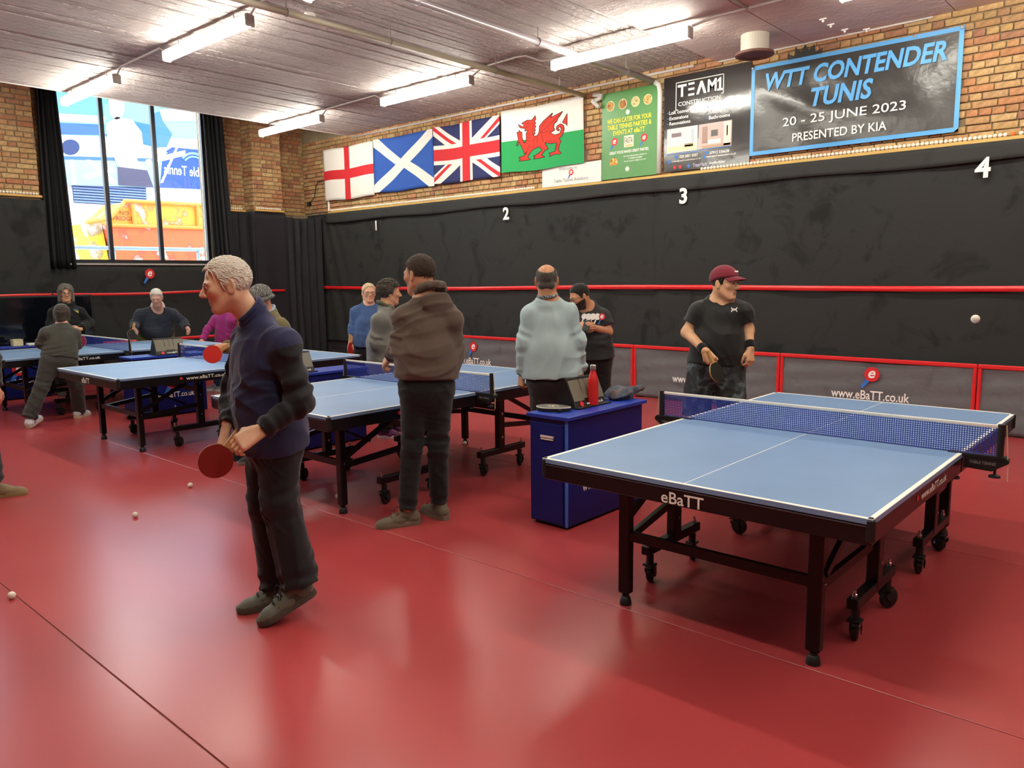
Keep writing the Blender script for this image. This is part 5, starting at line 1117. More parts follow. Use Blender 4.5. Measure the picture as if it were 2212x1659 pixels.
# ---- whole figure ------------------------------------------------------
def person(label, J, F, HF, HU=(0, 0, 1), hs=1., skin_c='#c9967a', vox=.008, top=None, legs=None, shoes=None, hair=None, hands=None, build=1., belly=0., face=True, group=None, bust=0., HC=None, beard=None, seed=1):
    """J: joints in world space (neck, shL, shR, elL, elR, wrL, wrR, hpL, hpR, knL, knR, anL, anR, hd). F torso forward."""
    J = {k: np.asarray(v, float) for k, v in J.items()}; F = nrm(F)
    base = (J['anL']+J['anR'])/2; base[2] = 0
    t = thing('person', (0, 0, 0), label, 'person', group)
    R = frame(HF, HU); C = J['hd']; pel = (J['hpL']+J['hpR'])/2; neck = J['neck']; sp = nrm(neck-pel); Lt = nrm(J['shL']-J['shR']); Fo = nrm(F-sp*(F@sp)-Lt*(F@Lt)*.0); Lo = nrm(np.cross(sp, Fo)); RT = np.stack([Lo, Fo, sp], 1)
    na = nrm(C+hs*(R@V(0, -.03, -.05))-neck); sw = np.linalg.norm(J['shL']-J['shR'])/2; g = build; Ln = np.linalg.norm(neck-pel); M = lambda q: pel+(neck-pel)*q
    def torso(fd, gr, loose=0., low=None, cutp=None):
        cut = [(cutp, -sp)] if cutp is not None else None
        fd.ell(M(.68)+Fo*.01, RT, V(sw*.90+gr, .112*g+gr, Ln*.33), .06, cut=cut); fd.ell(M(.32)+Fo*(.012+belly*.4), RT, V(.148*g+gr+loose, .108*g+belly+gr+loose*.7, Ln*.36), .08, cut=cut)
        if bust:
            for s_ in (-1, 1): fd.ell(M(.62)+Fo*.085*g+Lo*s_*.07, RT, V(.068, .055, .06)*bust+gr, .05)
        fd.ell(M(.02), RT, V(.168*g+gr+loose*.6, .120*g+belly*.5+gr+loose*.5, .13), .07, cut=cut)
        for s_, k in ((1, 'shL'), (-1, 'shR')):
            fd.cap(neck+sp*.005+Lo*s_*.03, J[k]-sp*.02, .048*g+gr*.6, .047*g+gr*.8, .05); fd.cap(J[k]-sp*.025, M(.7)+Lo*s_*sw*.5, .052*g+gr, .08*g+gr, .05)
    def limb(fd, a, b, ra, rb, k=.03, **kw): fd.cap(J[a], J[b], ra, rb, k, **kw)
    # body
    fd = Field(); head_prims(fd, C, R, hs, **({} if face is True else (face if isinstance(face, dict) else {})))
    fd.cap(C+hs*(R@V(0, -.028, -.045)), neck-sp*.02, .054*hs*min(1.1, g), .062*g, .035); torso(fd, 0.)
    for s_ in ('L', 'R'):
        limb(fd, 'sh'+s_, 'el'+s_, .045*g, .040*g); limb(fd, 'el'+s_, 'wr'+s_, .041*g, .027*g); limb(fd, 'hp'+s_, 'kn'+s_, .083*g, .056*g); limb(fd, 'kn'+s_, 'an'+s_, .056*g, .036*g)
        h = (hands or {}).get(s_, {}); D = h.get('D', J['wr'+s_]-J['el'+s_]); N = h.get('N', (Lo*(1 if s_ == 'L' else -1)+Fo*.35)); D = nrm(D); N = nrm(N-D*(N@D)) if np.linalg.norm(N-D*(N@D)) > .1 else nrm(np.cross(D, Fo))
        # the thumb lies forward when the arms hang with the backs of the hands facing outwards
        sd = h.get('side', 1 if np.cross(D, N)@Fo > 0 else -1)
        hand_prims(fd, J['wr'+s_]+D*.012, D, N, sd, h.get('s', 1.*min(1.08, hs)), h.get('curl', .45), h.get('thumb', .4), curls=h.get('curls'))
        fd.cap(J['an'+s_], J['an'+s_]-V(0, 0, .04), .034, .034, .02)
    P, Q4 = fd.mesh(vox); ctr = P[Q4].mean(1); lc = (ctr-C)@R/hs; idx = np.zeros(len(Q4), int)
    lip = (np.abs(lc[:, 0]) < .021) & (np.abs(lc[:, 2]+.0665) < .0085) & (lc[:, 1] > .074) & (lc[:, 1] < .11); idx[lip] = 1
    mats_ = [skin(skin_c), mat('lips_'+skin_c[1:], '#b07466', .45)]
    if beard:
        bd = (lc[:, 1] > -.005) & (lc[:, 2] < -.035+.35*(np.abs(lc[:, 0])-.05).clip(0)) & (lc[:, 2] > -.135) & ~lip & ((lc[:, 2] < -.042) | (np.abs(lc[:, 0]) > .055)) & (np.abs(lc).max(1) < .14); idx[bd] = 2; mats_.append(fabric(beard, .9))
    body = link('body', np_mesh('body', P, Q4, mats_, idx), t)
    if face: eyes(t, C, R, hs)
    # legs
    if legs:
        fd = Field(); gr = legs.get('t', .014); hemz = legs.get('short'); cutp = M(.0)+sp*legs.get('waist', .10); c = [(cutp, sp)]
        fd.ell(M(.02), RT, V(.168*g+gr, .120*g+belly*.5+gr, .14), .05, cut=c); fd.cap(M(.1), M(.0), .150*g+gr, .160*g+gr, .05, flat=(Fo, 1.38), cut=c); km = (J['knL']+J['knR'])/2; fd.cap(pel, pel+(km-pel)*.22, .10*g, .06*g, .05)
        for s_ in ('L', 'R'):
            hp, kn, an = J['hp'+s_], J['kn'+s_], J['an'+s_]; ft = legs.get('w', 1.)
            if hemz is None:
                fd.cap(hp, kn, .088*g+gr, (.060*g+gr)*ft, .04, fold=[(.95, .22, .006, 34, 0)]); d = nrm(an-kn); e = an-d*legs.get('up', .0)
                fd.cap(kn, e, (.060*g+gr)*ft, (.040+gr*1.3)*ft*legs.get('hem', 1.15), .03, cut=[(e, d)], fold=[(.0, .2, .006, 30, 1), (.95, .15, .006, 40, 2)])
            else:
                d = nrm(kn-hp); e = hp+(kn-hp)*hemz; fd.cap(hp, e, .092*g+gr, .082*g+gr, .035, cut=[(e, d)])
        P, Q4 = fd.mesh(vox, wrinkle(seed+3, legs.get('wr', .004), 30)); link(legs.get('name', 'trousers'), np_mesh('trousers', P, Q4, legs['m']), t)
    # top
    if top:
        gr = top.get('t', .014); fd = Field(); hem = top.get('hem', -.12); cutp = M(0)+sp*hem; lo_ = top.get('loose', .015)
        torso(fd, gr, lo_, cutp=cutp); fd.cap(M(.35), M(0)+sp*(hem-.06), .150*g+gr+lo_+belly*.5, .158*g+gr+lo_*top.get('flare', 1.)+belly*.4, .06, flat=(Fo, 1.30), cut=[(cutp, -sp)])
        nk = top.get('neck', .05); fd.cap(neck-sp*.03, neck+na*nk*.9, .085*g, .066*g+gr*.45, .03, cut=[(neck+na*nk*.6, nrm(na+Fo*.25))])
        for s_ in ('L', 'R'):
            sh, el, w_ = J['sh'+s_], J['el'+s_], J['wr'+s_]; q = top.get('sleeve', 1.); fo = top.get('fold', .006)
            if q <= .5:
                e = sh+(el-sh)*q*1.3; d = nrm(el-sh); fd.cap(sh-sp*.02, e, .052*g+gr, .058*g+gr, .04, cut=[(e, d)])
            else:
                fd.cap(sh-sp*.02, el, .050*g+gr, .045*g+gr, .04, fold=[(.9, .35, fo*.8, 26, 0)]); e = el+(w_-el)*q; d = nrm(w_-el)
                fd.cap(el, e, .045*g+gr, (.033*g+gr)*top.get('cuff', 1.), .025, cut=[(e, d)], fold=[(.1, .4, fo*.8, 24, 1), (.9, .3, fo*.5, 30, 2)])
        if top.get('hood'):
            rg = [neck+sp*(.055-.035*math.cos(a))+Fo*.075*math.cos(a)-Fo*.01+Lo*.085*math.sin(a) for a in [2*PI*k/10 for k in range(10)]]
            for k in range(10): fd.cap(rg[k], rg[(k+1) % 10], .026, .026, .018)
            fd.ell(neck-Fo*.095-sp*.012, RT, V(.115, .032, .070), .04); fd.ell(neck-Fo*.085+sp*.045, RT, V(.08, .022, .03), .012, 's')
        P, Q4 = fd.mesh(vox, wrinkle(seed, top.get('wr', .005), top.get('fq', 24.))); ms = [top['m']]; idx = None
        if top.get('sleeve_m') or top.get('hem_m'):
            ctr = P[Q4].mean(1); idx = np.zeros(len(Q4), int)
            if top.get('sleeve_m'):
                ms.append(top['sleeve_m'])
                for s_, k in ((1, 'L'), (-1, 'R')):
                    def sd_(a, b):
                        ab = b-a; tt = np.clip(((ctr-a)@ab)/(ab@ab), 0, 1); return np.linalg.norm(ctr-a-tt[:, None]*ab, axis=1), tt
                    d1, t1 = sd_(J['sh'+k], J['el'+k]); d2, t2 = sd_(J['el'+k], J['wr'+k]); sel = ((d1 < (.070*g+gr)) & (t1 > .10) & ((ctr-J['sh'+k])@Lo*s_ > -.045)) | (d2 < (.052-.010*t2)*g+gr+.006); idx[sel] = 1
        link(top.get('name', 'sweater'), np_mesh('top', P, Q4, ms, idx), t)
        if top.get('cuff_m') is not None:
            for s_ in ('L', 'R'):
                q = top.get('sleeve', 1.); sh, el, w_ = J['sh'+s_], J['el'+s_], J['wr'+s_]
                if q <= .5: e = sh+(el-sh)*q*1.3; d = nrm(el-sh); r0 = .0595*g+gr
                else: e = el+(w_-el)*q; d = nrm(w_-el); r0 = (.034*g+gr)*1.04
                MB().tube([e-d*.028, e-d*.002], r0, 20).build('cuff', top['cuff_m'], t, True)
    # hair
    if hair:
        fd, nz = hair_field(C, R, hs, **{k: v for k, v in hair.items() if k not in ('m', 'name', 'tuft')}); tuft = hair.get('tuft', {}); P, Q4 = fd.mesh(min(vox, .007), nz); ho = link('hair', np_mesh('hair', P, Q4, hair['m']), t)
        if tuft:
            kw = dict(n=260, ln=.045, rad=.0055); kw.update(tuft); tufts(C, R, hs, hair['t'], hair['zc'], top=hair.get('top'), seed=seed, **kw).build('locks', hair['m'], ho, True)
        if face and hair.get('name') != 'nobrow': brows(t, C, R, hs, hair['m'])
    if shoes:
        for s_ in ('L', 'R'):
            sh_ = dict(shoes); toe = sh_.pop('toe'+s_, F); up_ = sh_.pop('up'+s_, (0, 0, 1)); [sh_.pop(k, None) for k in ('toeL', 'toeR', 'upL', 'upR')]; z_ = sh_.pop('z'+s_, 0.); [sh_.pop(k, None) for k in ('zL', 'zR')]
            h = J['an'+s_].copy(); h[2] = z_; shoe(t, h, toe, up_, 1., **sh_)
    return dict(t=t, na=na, C=C, R=R, J=J, RT=RT, M=M, sp=sp, Lo=Lo, Fo=Fo, neck=neck, hs=hs)
def collar(p, h, rx, ry, r, m, name='collar', tilt=.25, gap=0.):
    na = p['na']; f_ = nrm(p['Fo']-na*(p['Fo']@na)); l_ = np.cross(na, f_); n = 24
    an = [gap+(2*PI-2*gap)*k/(n-1 if gap else n) for k in range(n)]
    return MB().tube([p['neck']+na*(h-tilt*ry*math.cos(a))+f_*ry*math.cos(a)+l_*rx*math.sin(a) for a in an], r, 8, closed=not gap).build(name, m, p['t'], True)
def basis(col, D):
    d = ray(col, 600); v = nrm(V(d[0], d[1], 0)); r = V(v[1], -v[0], 0)
    if r@_r < 0: r = -r
    return lambda a, b, c: r*a+V(0, 0, b)-v*c            # (image right, up, towards the camera)
def JJ(D, **k): return {n: at_D(q[0], q[1], D+(q[2] if len(q) > 2 else 0)) for n, q in k.items()}
def bat(label, C, N, H, s=1., c1='#a81f1d', c2='#151515', group=None):
    """C blade centre, N face normal (colour c1 side), H direction of the handle"""
    C = np.asarray(C, float); N = nrm(N); H = nrm(np.asarray(H, float)-N*(np.asarray(H, float)@N)); S = np.cross(H, N)
    t = thing('bat', (0, 0, 0), label, 'bat', group)
    o = [(.075*math.sin(a)*(1 if math.cos(a) < .2 else 1-.18*(math.cos(a)-.2)), .079*math.cos(a)) for a in [2*PI*k/32 for k in range(32)]]
    MB().prism([(p[0]*s, p[1]*s) for p in o], C-N*.003, S, H, .006*(1 if np.cross(S, H)@N > 0 else -1)).build('blade', mat('bat_wood', '#c9a067', .5), t)
    o2 = [(p[0]*.985*s, min(p[1]*.985, .068)*s) for p in o]; sg = 1 if np.cross(S, H)@N > 0 else -1
    MB().prism(o2, C+N*.0032, S, H, .004*sg).build('rubber', mat('rubber_'+c1[1:], c1, .42), t); MB().prism(o2, C-N*.0072, S, H, .004*sg).build('rubber', mat('rubber_'+c2[1:], c2, .42), t)
    h = MB(); h.bar(C+H*.070*s, C+H*.172*s, .028*s, .022*s, up=N); h.build('handle', mat('bat_handle', '#b98f58', .5), t); return t
# ================================================================ the cast
jeans = fabric('#17181b', .8, .25, 120)
SHORT = [(-.2, -.085), (-.06, -.075), (-.012, -.045), (.000, -.025), (.022, -.030), (.030, .022), (.055, .060), (.085, .075), (.12, .085)]
# --- man in navy walking past (faces the window side)
D = 3.85; b = basis(560, D)
J = JJ(D, hd=(489, 616, -.12), neck=(556, 700, -.08), shL=(612, 738, -.25), shR=(535, 722, .13), elL=(652, 868, -.28), elR=(508, 838, .16), wrL=(566, 928, -.33), wrR=(492, 915, .02),
       hpL=(602, 945, -.08), hpR=(580, 942, .09), knL=(604, 1080, -.10), knR=(574, 1082, .08), anL=(646, 1248, -.10), anR=(602, 1250, .10))
pn = person('man in a navy sweater with black sleeves walking past, bat in hand', J, b(-.97, -.1, .15), b(-.985, -.18, .10), hs=.99, skin_c='#d3a889', vox=.0055,
    top=dict(m=fabric('#272b4a'), sleeve_m=fabric('#17171b', .7), t=.014, hem=-.02, loose=.025, neck=.09, wr=.009, fq=20., fold=.010, cuff=.95), legs=dict(m=fabric('#1c1c20', .8), t=.018, up=-.02, wr=.006, hem=1.35, w=1.1),
    shoes=dict(c_up='#5e5f53', c_sole='#4d4c42', c_lace='#17171a', c_trim='#3b3b36', toeL=b(-.93, -.36, .25), toeR=b(-.9, 0, .3), zL=.075, zR=.0, vox=.005),
    hair=dict(m=fabric('#d8d2c4', .7, .5, 60), t=.010, zc=[(-.2, -.10), (-.07, -.095), (-.035, -.06), (-.018, -.005), (.010, -.012), (.032, .025), (.045, .060), (.07, .078), (.12, .085)], amp=.004, fq=70., seed=4, tuft=dict(n=1500, ln=.048, rad=.0033, lift=.16, curl=.35)),
    hands=dict(L=dict(D=b(-.86, -.45, .15), N=b(.25, .75, .6), curl=.62, thumb=.6, side=1, s=1.12), R=dict(D=b(-.3, -.95, .1), N=b(-.9, .2, .3), curl=1.0, thumb=.8, s=1.1)), build=1.02, belly=.01, seed=11, face=dict(nose=1.15, jaw=1.05, ears=1.15))
t = pn['t']; c = pn['C']; R = pn['R']
for hh, gg in ((.040, .35), (.062, .55), (.08, .75)): collar(pn, hh, .070, .072, .0125, fabric('#23264a'), 'collar_fold', .2, gg)
w = J['wrL']; MB().tube([w+b(-.052, -.075, .0)+.0095*(b(.75, -.6, 0)*math.cos(a)*0+b(.5, .6, .3)*math.cos(a)+b(-.3, -.2, .9)*math.sin(a)) for a in [2*PI*k/14 for k in range(14)]], .0016, 6, closed=True).build('ring', mat('gold', '#c9a24a', .3, metal=1), t, True)
bc = at_D(467, 995, D-.10); bat('dark red bat hanging from the walking man in navy', bc, b(.15, .1, 1), b(.62, .75, -.1), 1.05, '#7d1512', '#151515')
# --- man in the brown hoodie, back view
D = 5.08; b = basis(905, D)
J = JJ(D, hd=(906, 594, .03), neck=(928, 646, .02), shL=(874, 680, .02), shR=(974, 684, .03), elL=(862, 752, .0), elR=(982, 762, .08), wrL=(846, 768, .24), wrR=(905, 778, .34), hpL=(897, 838, .0), hpR=(947, 838, .02), knL=(890, 965, .0), knR=(946, 965, .03), anL=(880, 1098, -.02), anR=(949, 1082, .10))
P2 = person('man in a brown hoodie and black jeans seen from behind', J, b(-.45, 0, -.9), b(-.72, -.05, -.68), hs=1.06, skin_c='#b98a6a', vox=.0065,
    top=dict(m=fabric('#574a40', .85), t=.018, hem=.085, loose=.035, neck=.05, hood=True, wr=.011, fq=15., fold=.012, sleeve=.92, cuff=.85, name='hoodie', flare=.6), legs=dict(m=jeans, t=.008, waist=.15, up=.0, wr=.005, hem=1.25),
    shoes=dict(c_up='#665e4c', c_sole='#706856', c_lace='#8a4426', c_trim='#57503f', toeL=b(-.95, 0, .25), toeR=b(-.5, 0, -.85), zL=.0, zR=.0, vox=.006, boot=True),
    hair=dict(m=fabric('#352a20', .8, .4, 90), t=.010, tuft=dict(n=900, ln=.020, rad=.0028, lift=.2), zc=[(-.2, -.02), (-.07, -.015), (-.02, .012), (.02, .035), (.05, .065), (.12, .085)], amp=.003, fq=120., seed=3), hands=dict(L=dict(D=b(-.5, -.55, -.5), N=b(-.6, .6, .4), curl=.6)), build=1.06, seed=21)
t = P2['t']
fd, nz = hair_field(P2['C'], P2['R'], 1.06, .0045, [(-.2, -.085), (-.06, -.075), (-.012, -.045), (.0, -.02), (.02, -.02), (.03, .022), (.06, .06), (.12, .085)], 5, .0006, 120.); Pm, Qm = fd.mesh(.006, nz); link('hair_fade', np_mesh('hair_fade', Pm, Qm, fabric('#6e5a46', .8)), t)
MB().tube([J['wrL']+.038*(nrm(np.cross(J['wrL']-J['elL'], V(0, 0, 1)))*math.cos(a)+nrm(np.cross(np.cross(J['wrL']-J['elL'], V(0, 0, 1)), J['wrL']-J['elL']))*math.sin(a)) for a in [2*PI*k/16 for k in range(16)]], .010, 6, closed=True).build('watch', M_rub, t, True)
# --- bald man in the pale blue sweater, back view
D = 6.0; b = basis(1180, D)
J = JJ(D, hd=(1181, 606, 0), neck=(1184, 651, 0), shL=(1147, 674, 0), shR=(1227, 672, 0), elL=(1132, 740, -.02), elR=(1247, 738, -.02), wrL=(1128, 806, .03), wrR=(1254, 800, .06), hpL=(1172, 822, 0), hpR=(1216, 822, 0), knL=(1170, 930, 0), knR=(1216, 930, 0), anL=(1168, 1026, .0), anR=(1220, 1026, 0))
P3 = person('bald man in a pale blue sweater seen from behind', J, b(.1, 0, -1), b(.03, .0, -1), hs=1.02, skin_c='#b98663', vox=.007, top=dict(m=fabric('#a0b3b4', .9), t=.016, hem=.045, loose=.03, neck=.0, wr=.010, fq=14., fold=.008, cuff=.9), legs=dict(m=fabric('#2a1f20', .8), t=.014, waist=.14),
    shoes=dict(c_up='#2a2522', c_sole='#1c1a18'), hair=dict(m=fabric('#4a453d', .8, .5, 90), t=.006, zc=[(-.2, -.075), (-.06, -.07), (-.012, -.045), (.0, -.01), (.022, .0), (.03, .02), (.035, .2), (.2, .25)], top=(.090, .30), amp=.0015, fq=130., seed=6, sides=[((-.035, -.068, -.035), (.035, -.068, -.035), .030, .030)], tuft=dict(n=300, ln=.03, rad=.0035, lift=.05)), hands=dict(L=dict(curl=1., N=b(-.8, .1, .5), D=b(-.1, -.98, 0)), R=dict(curl=.8)), build=1.1, belly=.02, seed=31, face=dict(ears=1.2))
t = P3['t']; nk = P3['neck']
collar(P3, .045, .070, .070, .014, ramp_mat('check_shirt', [(.42, '#3c4148'), (.5, '#d8d4cc'), (.58, '#4d545c')], 55, .8, 0), 'shirt_collar', .15)
MB().tube([J['wrL']-V(0, 0, .0)+.036*V(math.cos(a), math.sin(a), 0) for a in [2*PI*k/16 for k in range(16)]], .010, 6, closed=True).build('watch', M_rub, t, True)
# --- young man in the black club shirt looking down
D = 7.7; b = basis(1280, D)
J = JJ(D, hd=(1252, 640, -.10), neck=(1272, 664, .0), shL=(1302, 680, -.02), shR=(1248, 684, .02), elL=(1314, 716, -.05), elR=(1240, 722, -.03), wrL=(1276, 706, -.24), wrR=(1258, 706, -.26), hpL=(1300, 778, 0), hpR=(1266, 778, 0), knL=(1302, 862, 0), knR=(1268, 862, 0), anL=(1303, 938, 0), anR=(1268, 938, 0))
P4 = person('bearded man in a black club shirt looking down at his hands', J, b(-.35, 0, .93), b(-.80, -.42, .42), hs=1.0, skin_c='#c08a68', vox=.007, top=dict(m=fabric('#242426', .6), t=.016, hem=.03, loose=.03, neck=.03, sleeve=.5, wr=.006, fq=18., name='shirt', cuff_m=fabric('#2f6fd0', .6)), legs=dict(m=fabric('#121214', .7), t=.014, waist=.12),
    shoes=dict(c_up='#222225', c_sole='#d8d8d8'), hair=dict(m=fabric('#1c1713', .8, .4, 90), t=.008, zc=SHORT, amp=.0015, fq=120., seed=7), beard='#2a1d16', hands=dict(L=dict(curl=.6, D=b(-.9, .1, .3), N=b(.1, .6, .8), side=1), R=dict(curl=.6, D=b(.5, .1, .6))), build=1.0, seed=41)
t = P4['t']; glasses(t, P4['C'], P4['R'], 1.0, mat('glasses_dark', '#1a1a1c', .3))
ch = at_D(1281, 684, D-.165); RT = P4['RT']; nn_ = nrm(b(-.2, .1, 1)); Uu = nrm(np.cross(V(0, 0, 1), nn_)); Ww = np.cross(nn_, Uu)
for k in range(5):
    q = ch+Uu*(.09-.045*k)-nn_*(.008*k*k*.25); m = MB(); m.prism(ellipse2(0, 0, .030, .032, 18), q+nn_*(.002*(5-k)), Uu, Ww, .0015); m.build('print_bat', PW['red'] if k == 0 else PW['white'], t)
    m = MB(); m.prism([(-.02, -.028), (-.008, -.03), (-.028, -.075), (-.038, -.07)], q+nn_*(.002*(5-k)), Uu, Ww, .0015); m.build('print_handle', PW['blue'] if k == 0 else PW['white'], t)
m = MB(); text_mb(m, 'e', ch+Uu*.09+nn_*.013, Uu, Ww, h=.035, bold=.02, shear=.2); m.build('lettering', PW['white'], t)
ph = at_D(1267, 704, D-.33); MB().box(ph, (.07, .012, .13), frame(b(-.2, .6, .7)), bev=.006).build('phone', M_rub, None); tag(bpy.context.scene.objects['phone'], 'dark phone held by the bearded man in the club shirt', 'phone')
# --- player in the burgundy cap
D = 6.45; b = basis(1555, D)
J = JJ(D, hd=(1566, 612, -.06), neck=(1556, 650, .0), shL=(1604, 668, .0), shR=(1510, 667, -.02), elL=(1616, 712, .02), elR=(1484, 718, -.04), wrL=(1621, 752, -.06), wrR=(1522, 757, -.26), hpL=(1575, 792, 0), hpR=(1517, 792, 0), knL=(1583, 900, -.04), knR=(1503, 900, -.04), anL=(1590, 1002, .03), anR=(1494, 1002, .03))
P5 = person('player in a burgundy cap and black t-shirt holding a black bat', J, b(.12, 0, 1), b(.86, -.06, .52), hs=1.06, skin_c='#cfa17a', vox=.006, top=dict(m=fabric('#161715', .6), t=.014, hem=.045, loose=.02, neck=.035, sleeve=.52*.96, wr=.006, fq=18., name='shirt'), legs=dict(m=ramp_mat('camo', [(.35, '#1e2224'), (.46, '#30383b'), (.54, '#4e5b5e'), (.62, '#262c2e')], 9, .8, 2, hard=True), t=.024, short=1.0, name='shorts', waist=.13, wr=.006),
    shoes=dict(c_up='#25262b', c_sole='#cfcfcf'), hair=dict(m=fabric('#18130f', .8, .4, 80), t=.010, zc=[(-.2, -.075), (-.06, -.07), (-.012, -.045), (.0, -.02), (.022, -.012), (.03, .03), (.06, .06), (.12, .085)], amp=.002, fq=100., seed=8), hands=dict(R=dict(D=b(.55, -.7, .3), N=b(-.4, .2, .9), curl=.95, thumb=.7, side=1), L=dict(D=b(.02, -.95, .25), N=b(.75, .0, .65), curl=.55)), build=1.10, belly=.03, seed=51, face=dict(nose=1.35, ears=1.05))
t = P5['t']; c, R, s_ = P5['C'], P5['R'], 1.06
fd, nz = hair_field(c, R, s_, .018, [(-.2, -.02), (-.1, -.005), (0, .035), (.1, .055), (.2, .06)], 9, .001, 60.); Pm, Qm = fd.mesh(.006, nz); cp = link('cap', np_mesh('cap', Pm, Qm, fabric('#74202f', .8)), t)
Qh = lambda x, y, z: c+s_*(R@V(x, y, z))
def brim(u, v): a = (u-.5)*2.3; return Qh(.082*math.sin(a)*(1+.05*v), .012+.080*math.cos(a)+.075*v*max(0, math.cos(a*1.15))**.6, .058-.022*(abs(u-.5)*2)**2-.012*v-.004*v*v)
MB().sheet(brim, 20, 6, .004, R[:, 2]).build('cap_brim', fabric('#74202f', .8), cp, True)
m = MB(); m.prism([(-.024, -.005), (.024, -.005), (.024, .006), (-.024, .006)], Qh(.010, .0835, .092), -R[:, 0], nrm(R[:, 2]-.55*R[:, 1]), .004); m.build('cap_label', PW['white'], cp)
for k in ('L', 'R'):
    d_ = nrm(J['wr'+k]-J['el'+k]); MB().tube([J['wr'+k]-d_*.062, J['wr'+k]-d_*.052, J['wr'+k]-d_*.012, J['wr'+k]-d_*.002], [.036, .040, .037, .033], 18).build('wristband', fabric('#101011', .9), t, True)
nn_ = nrm(b(.25, .1, 1)); Uu = nrm(np.cross(V(0, 0, 1), nn_)); Ww = np.cross(nn_, Uu); q = at_D(1586, 669, D-.172); m = MB()
for sg in (-1, 1): m.tube([q+Uu*x_+Ww*sg*(.030*(x_/.022)**2*.75-.006) for x_ in (-.022, -.016, -.008, 0, .008, .016, .022)], .0042, 6)
m.build('shirt_emblem', PW['white'], t)
q = at_D(1547, 803, D-.34); bat('black faced bat in the hand of the player in the burgundy cap', q, b(.75, .28, .55), b(-.55, .80, -.1), 1.02, '#1c1d18', '#8a1c18')
# --- woman in the blue jumper
D = 9.9; b = basis(797, D)
J = JJ(D, hd=(797, 633, -.02), neck=(796, 660, 0), shL=(822, 671, 0), shR=(769, 671, 0), elL=(828, 708, 0), elR=(762, 710, 0), wrL=(826, 742, -.06), wrR=(757, 738, -.08), hpL=(810, 758, 0), hpR=(783, 758, 0), knL=(810, 820, 0), knR=(783, 820, 0), anL=(810, 866, 0), anR=(783, 866, 0))
P6 = person('smiling woman in glasses and a blue jumper', J, b(.1, 0, 1), b(.18, .0, 1), hs=.98, skin_c='#d3a184', vox=.008, top=dict(m=fabric('#3d5580', .9), t=.014, hem=.08, loose=.03, neck=.015, sleeve=.55, wr=.005, name='jumper'), legs=dict(m=fabric('#141519', .8), t=.014, waist=.15), shoes=dict(c_up='#222226', c_sole='#333333', vox=.01),
    hair=dict(m=fabric('#c2ad8c', .7, .4, 70), t=.010, tuft=dict(ln=.05, rad=.005, lift=.05, curl=.15), zc=[(-.2, -.09), (-.05, -.085), (-.01, -.06), (.01, -.04), (.03, .02), (.06, .07), (.085, .082), (.12, .09)], amp=.002, fq=90., seed=2, sides=[((.055, -.05, -.05), (.05, -.06, -.13), .022, .012), ((-.055, -.05, -.05), (-.05, -.06, -.13), .022, .012)]), hands=dict(R=dict(curl=.9)), build=.98, bust=1., belly=.02, seed=61)
glasses(P6['t'], P6['C'], P6['R'], .98, mat('glasses_dark', '#1a1a1c', .3))
bat('red bat in the hand of the woman in the blue jumper', at_D(757, 752, D-.18), b(.9, 0, .45), b(.0, 1, 0), 1., '#a81f1d')
# --- person in the grey jacket with purple shoes
D = 8.05; b = basis(840, D)
J = JJ(D, hd=(842, 632, 0), neck=(834, 668, 0), shL=(858, 686, .17), shR=(822, 690, -.16), elL=(868, 740, .2), elR=(812, 745, -.17), wrL=(872, 756, .05), wrR=(856, 752, -.12), hpL=(842, 792, .08), hpR=(834, 792, -.08), knL=(842, 868, .08), knR=(836, 868, -.08), anL=(846, 922, .10), anR=(832, 930, -.06))
P7 = person('person in a grey jacket and purple trainers turned towards the hoodie', J, b(.85, 0, -.3), b(.90, -.05, -.12), hs=1.02, skin_c='#c48f6b', vox=.0075, top=dict(m=fabric('#63615a', .7), t=.026, hem=-.06, loose=.055, neck=.04, wr=.010, fq=15., fold=.014, name='jacket', sleeve=.95), legs=dict(m=fabric('#17171a', .8), t=.016),
    shoes=dict(c_up='#6a2a62', c_sole='#d8cdd6', toeL=b(.9, 0, .2), toeR=b(.9, 0, .3), vox=.007), hair=dict(m=fabric('#3f382f', .8, .6, 60), t=.020, zc=[(-.2, -.085), (-.06, -.08), (-.012, -.05), (.0, -.01), (.022, .0), (.03, .03), (.055, .05), (.085, .066), (.12, .075)], amp=.006, fq=60., seed=9, tuft=dict(n=420, ln=.055, rad=.006, lift=.4, curl=.5)), hands=dict(R=dict(curl=.6)), build=1.08, belly=.04, seed=71)
t = P7['t']; nk = P7['neck']
collar(P7, .03, .085, .085, .020, fabric('#4a4938', .8), 'collar', .5)
collar(P7, .03, .066, .066, .012, fabric('#c06a1c', .8), 'shirt_collar', .45)
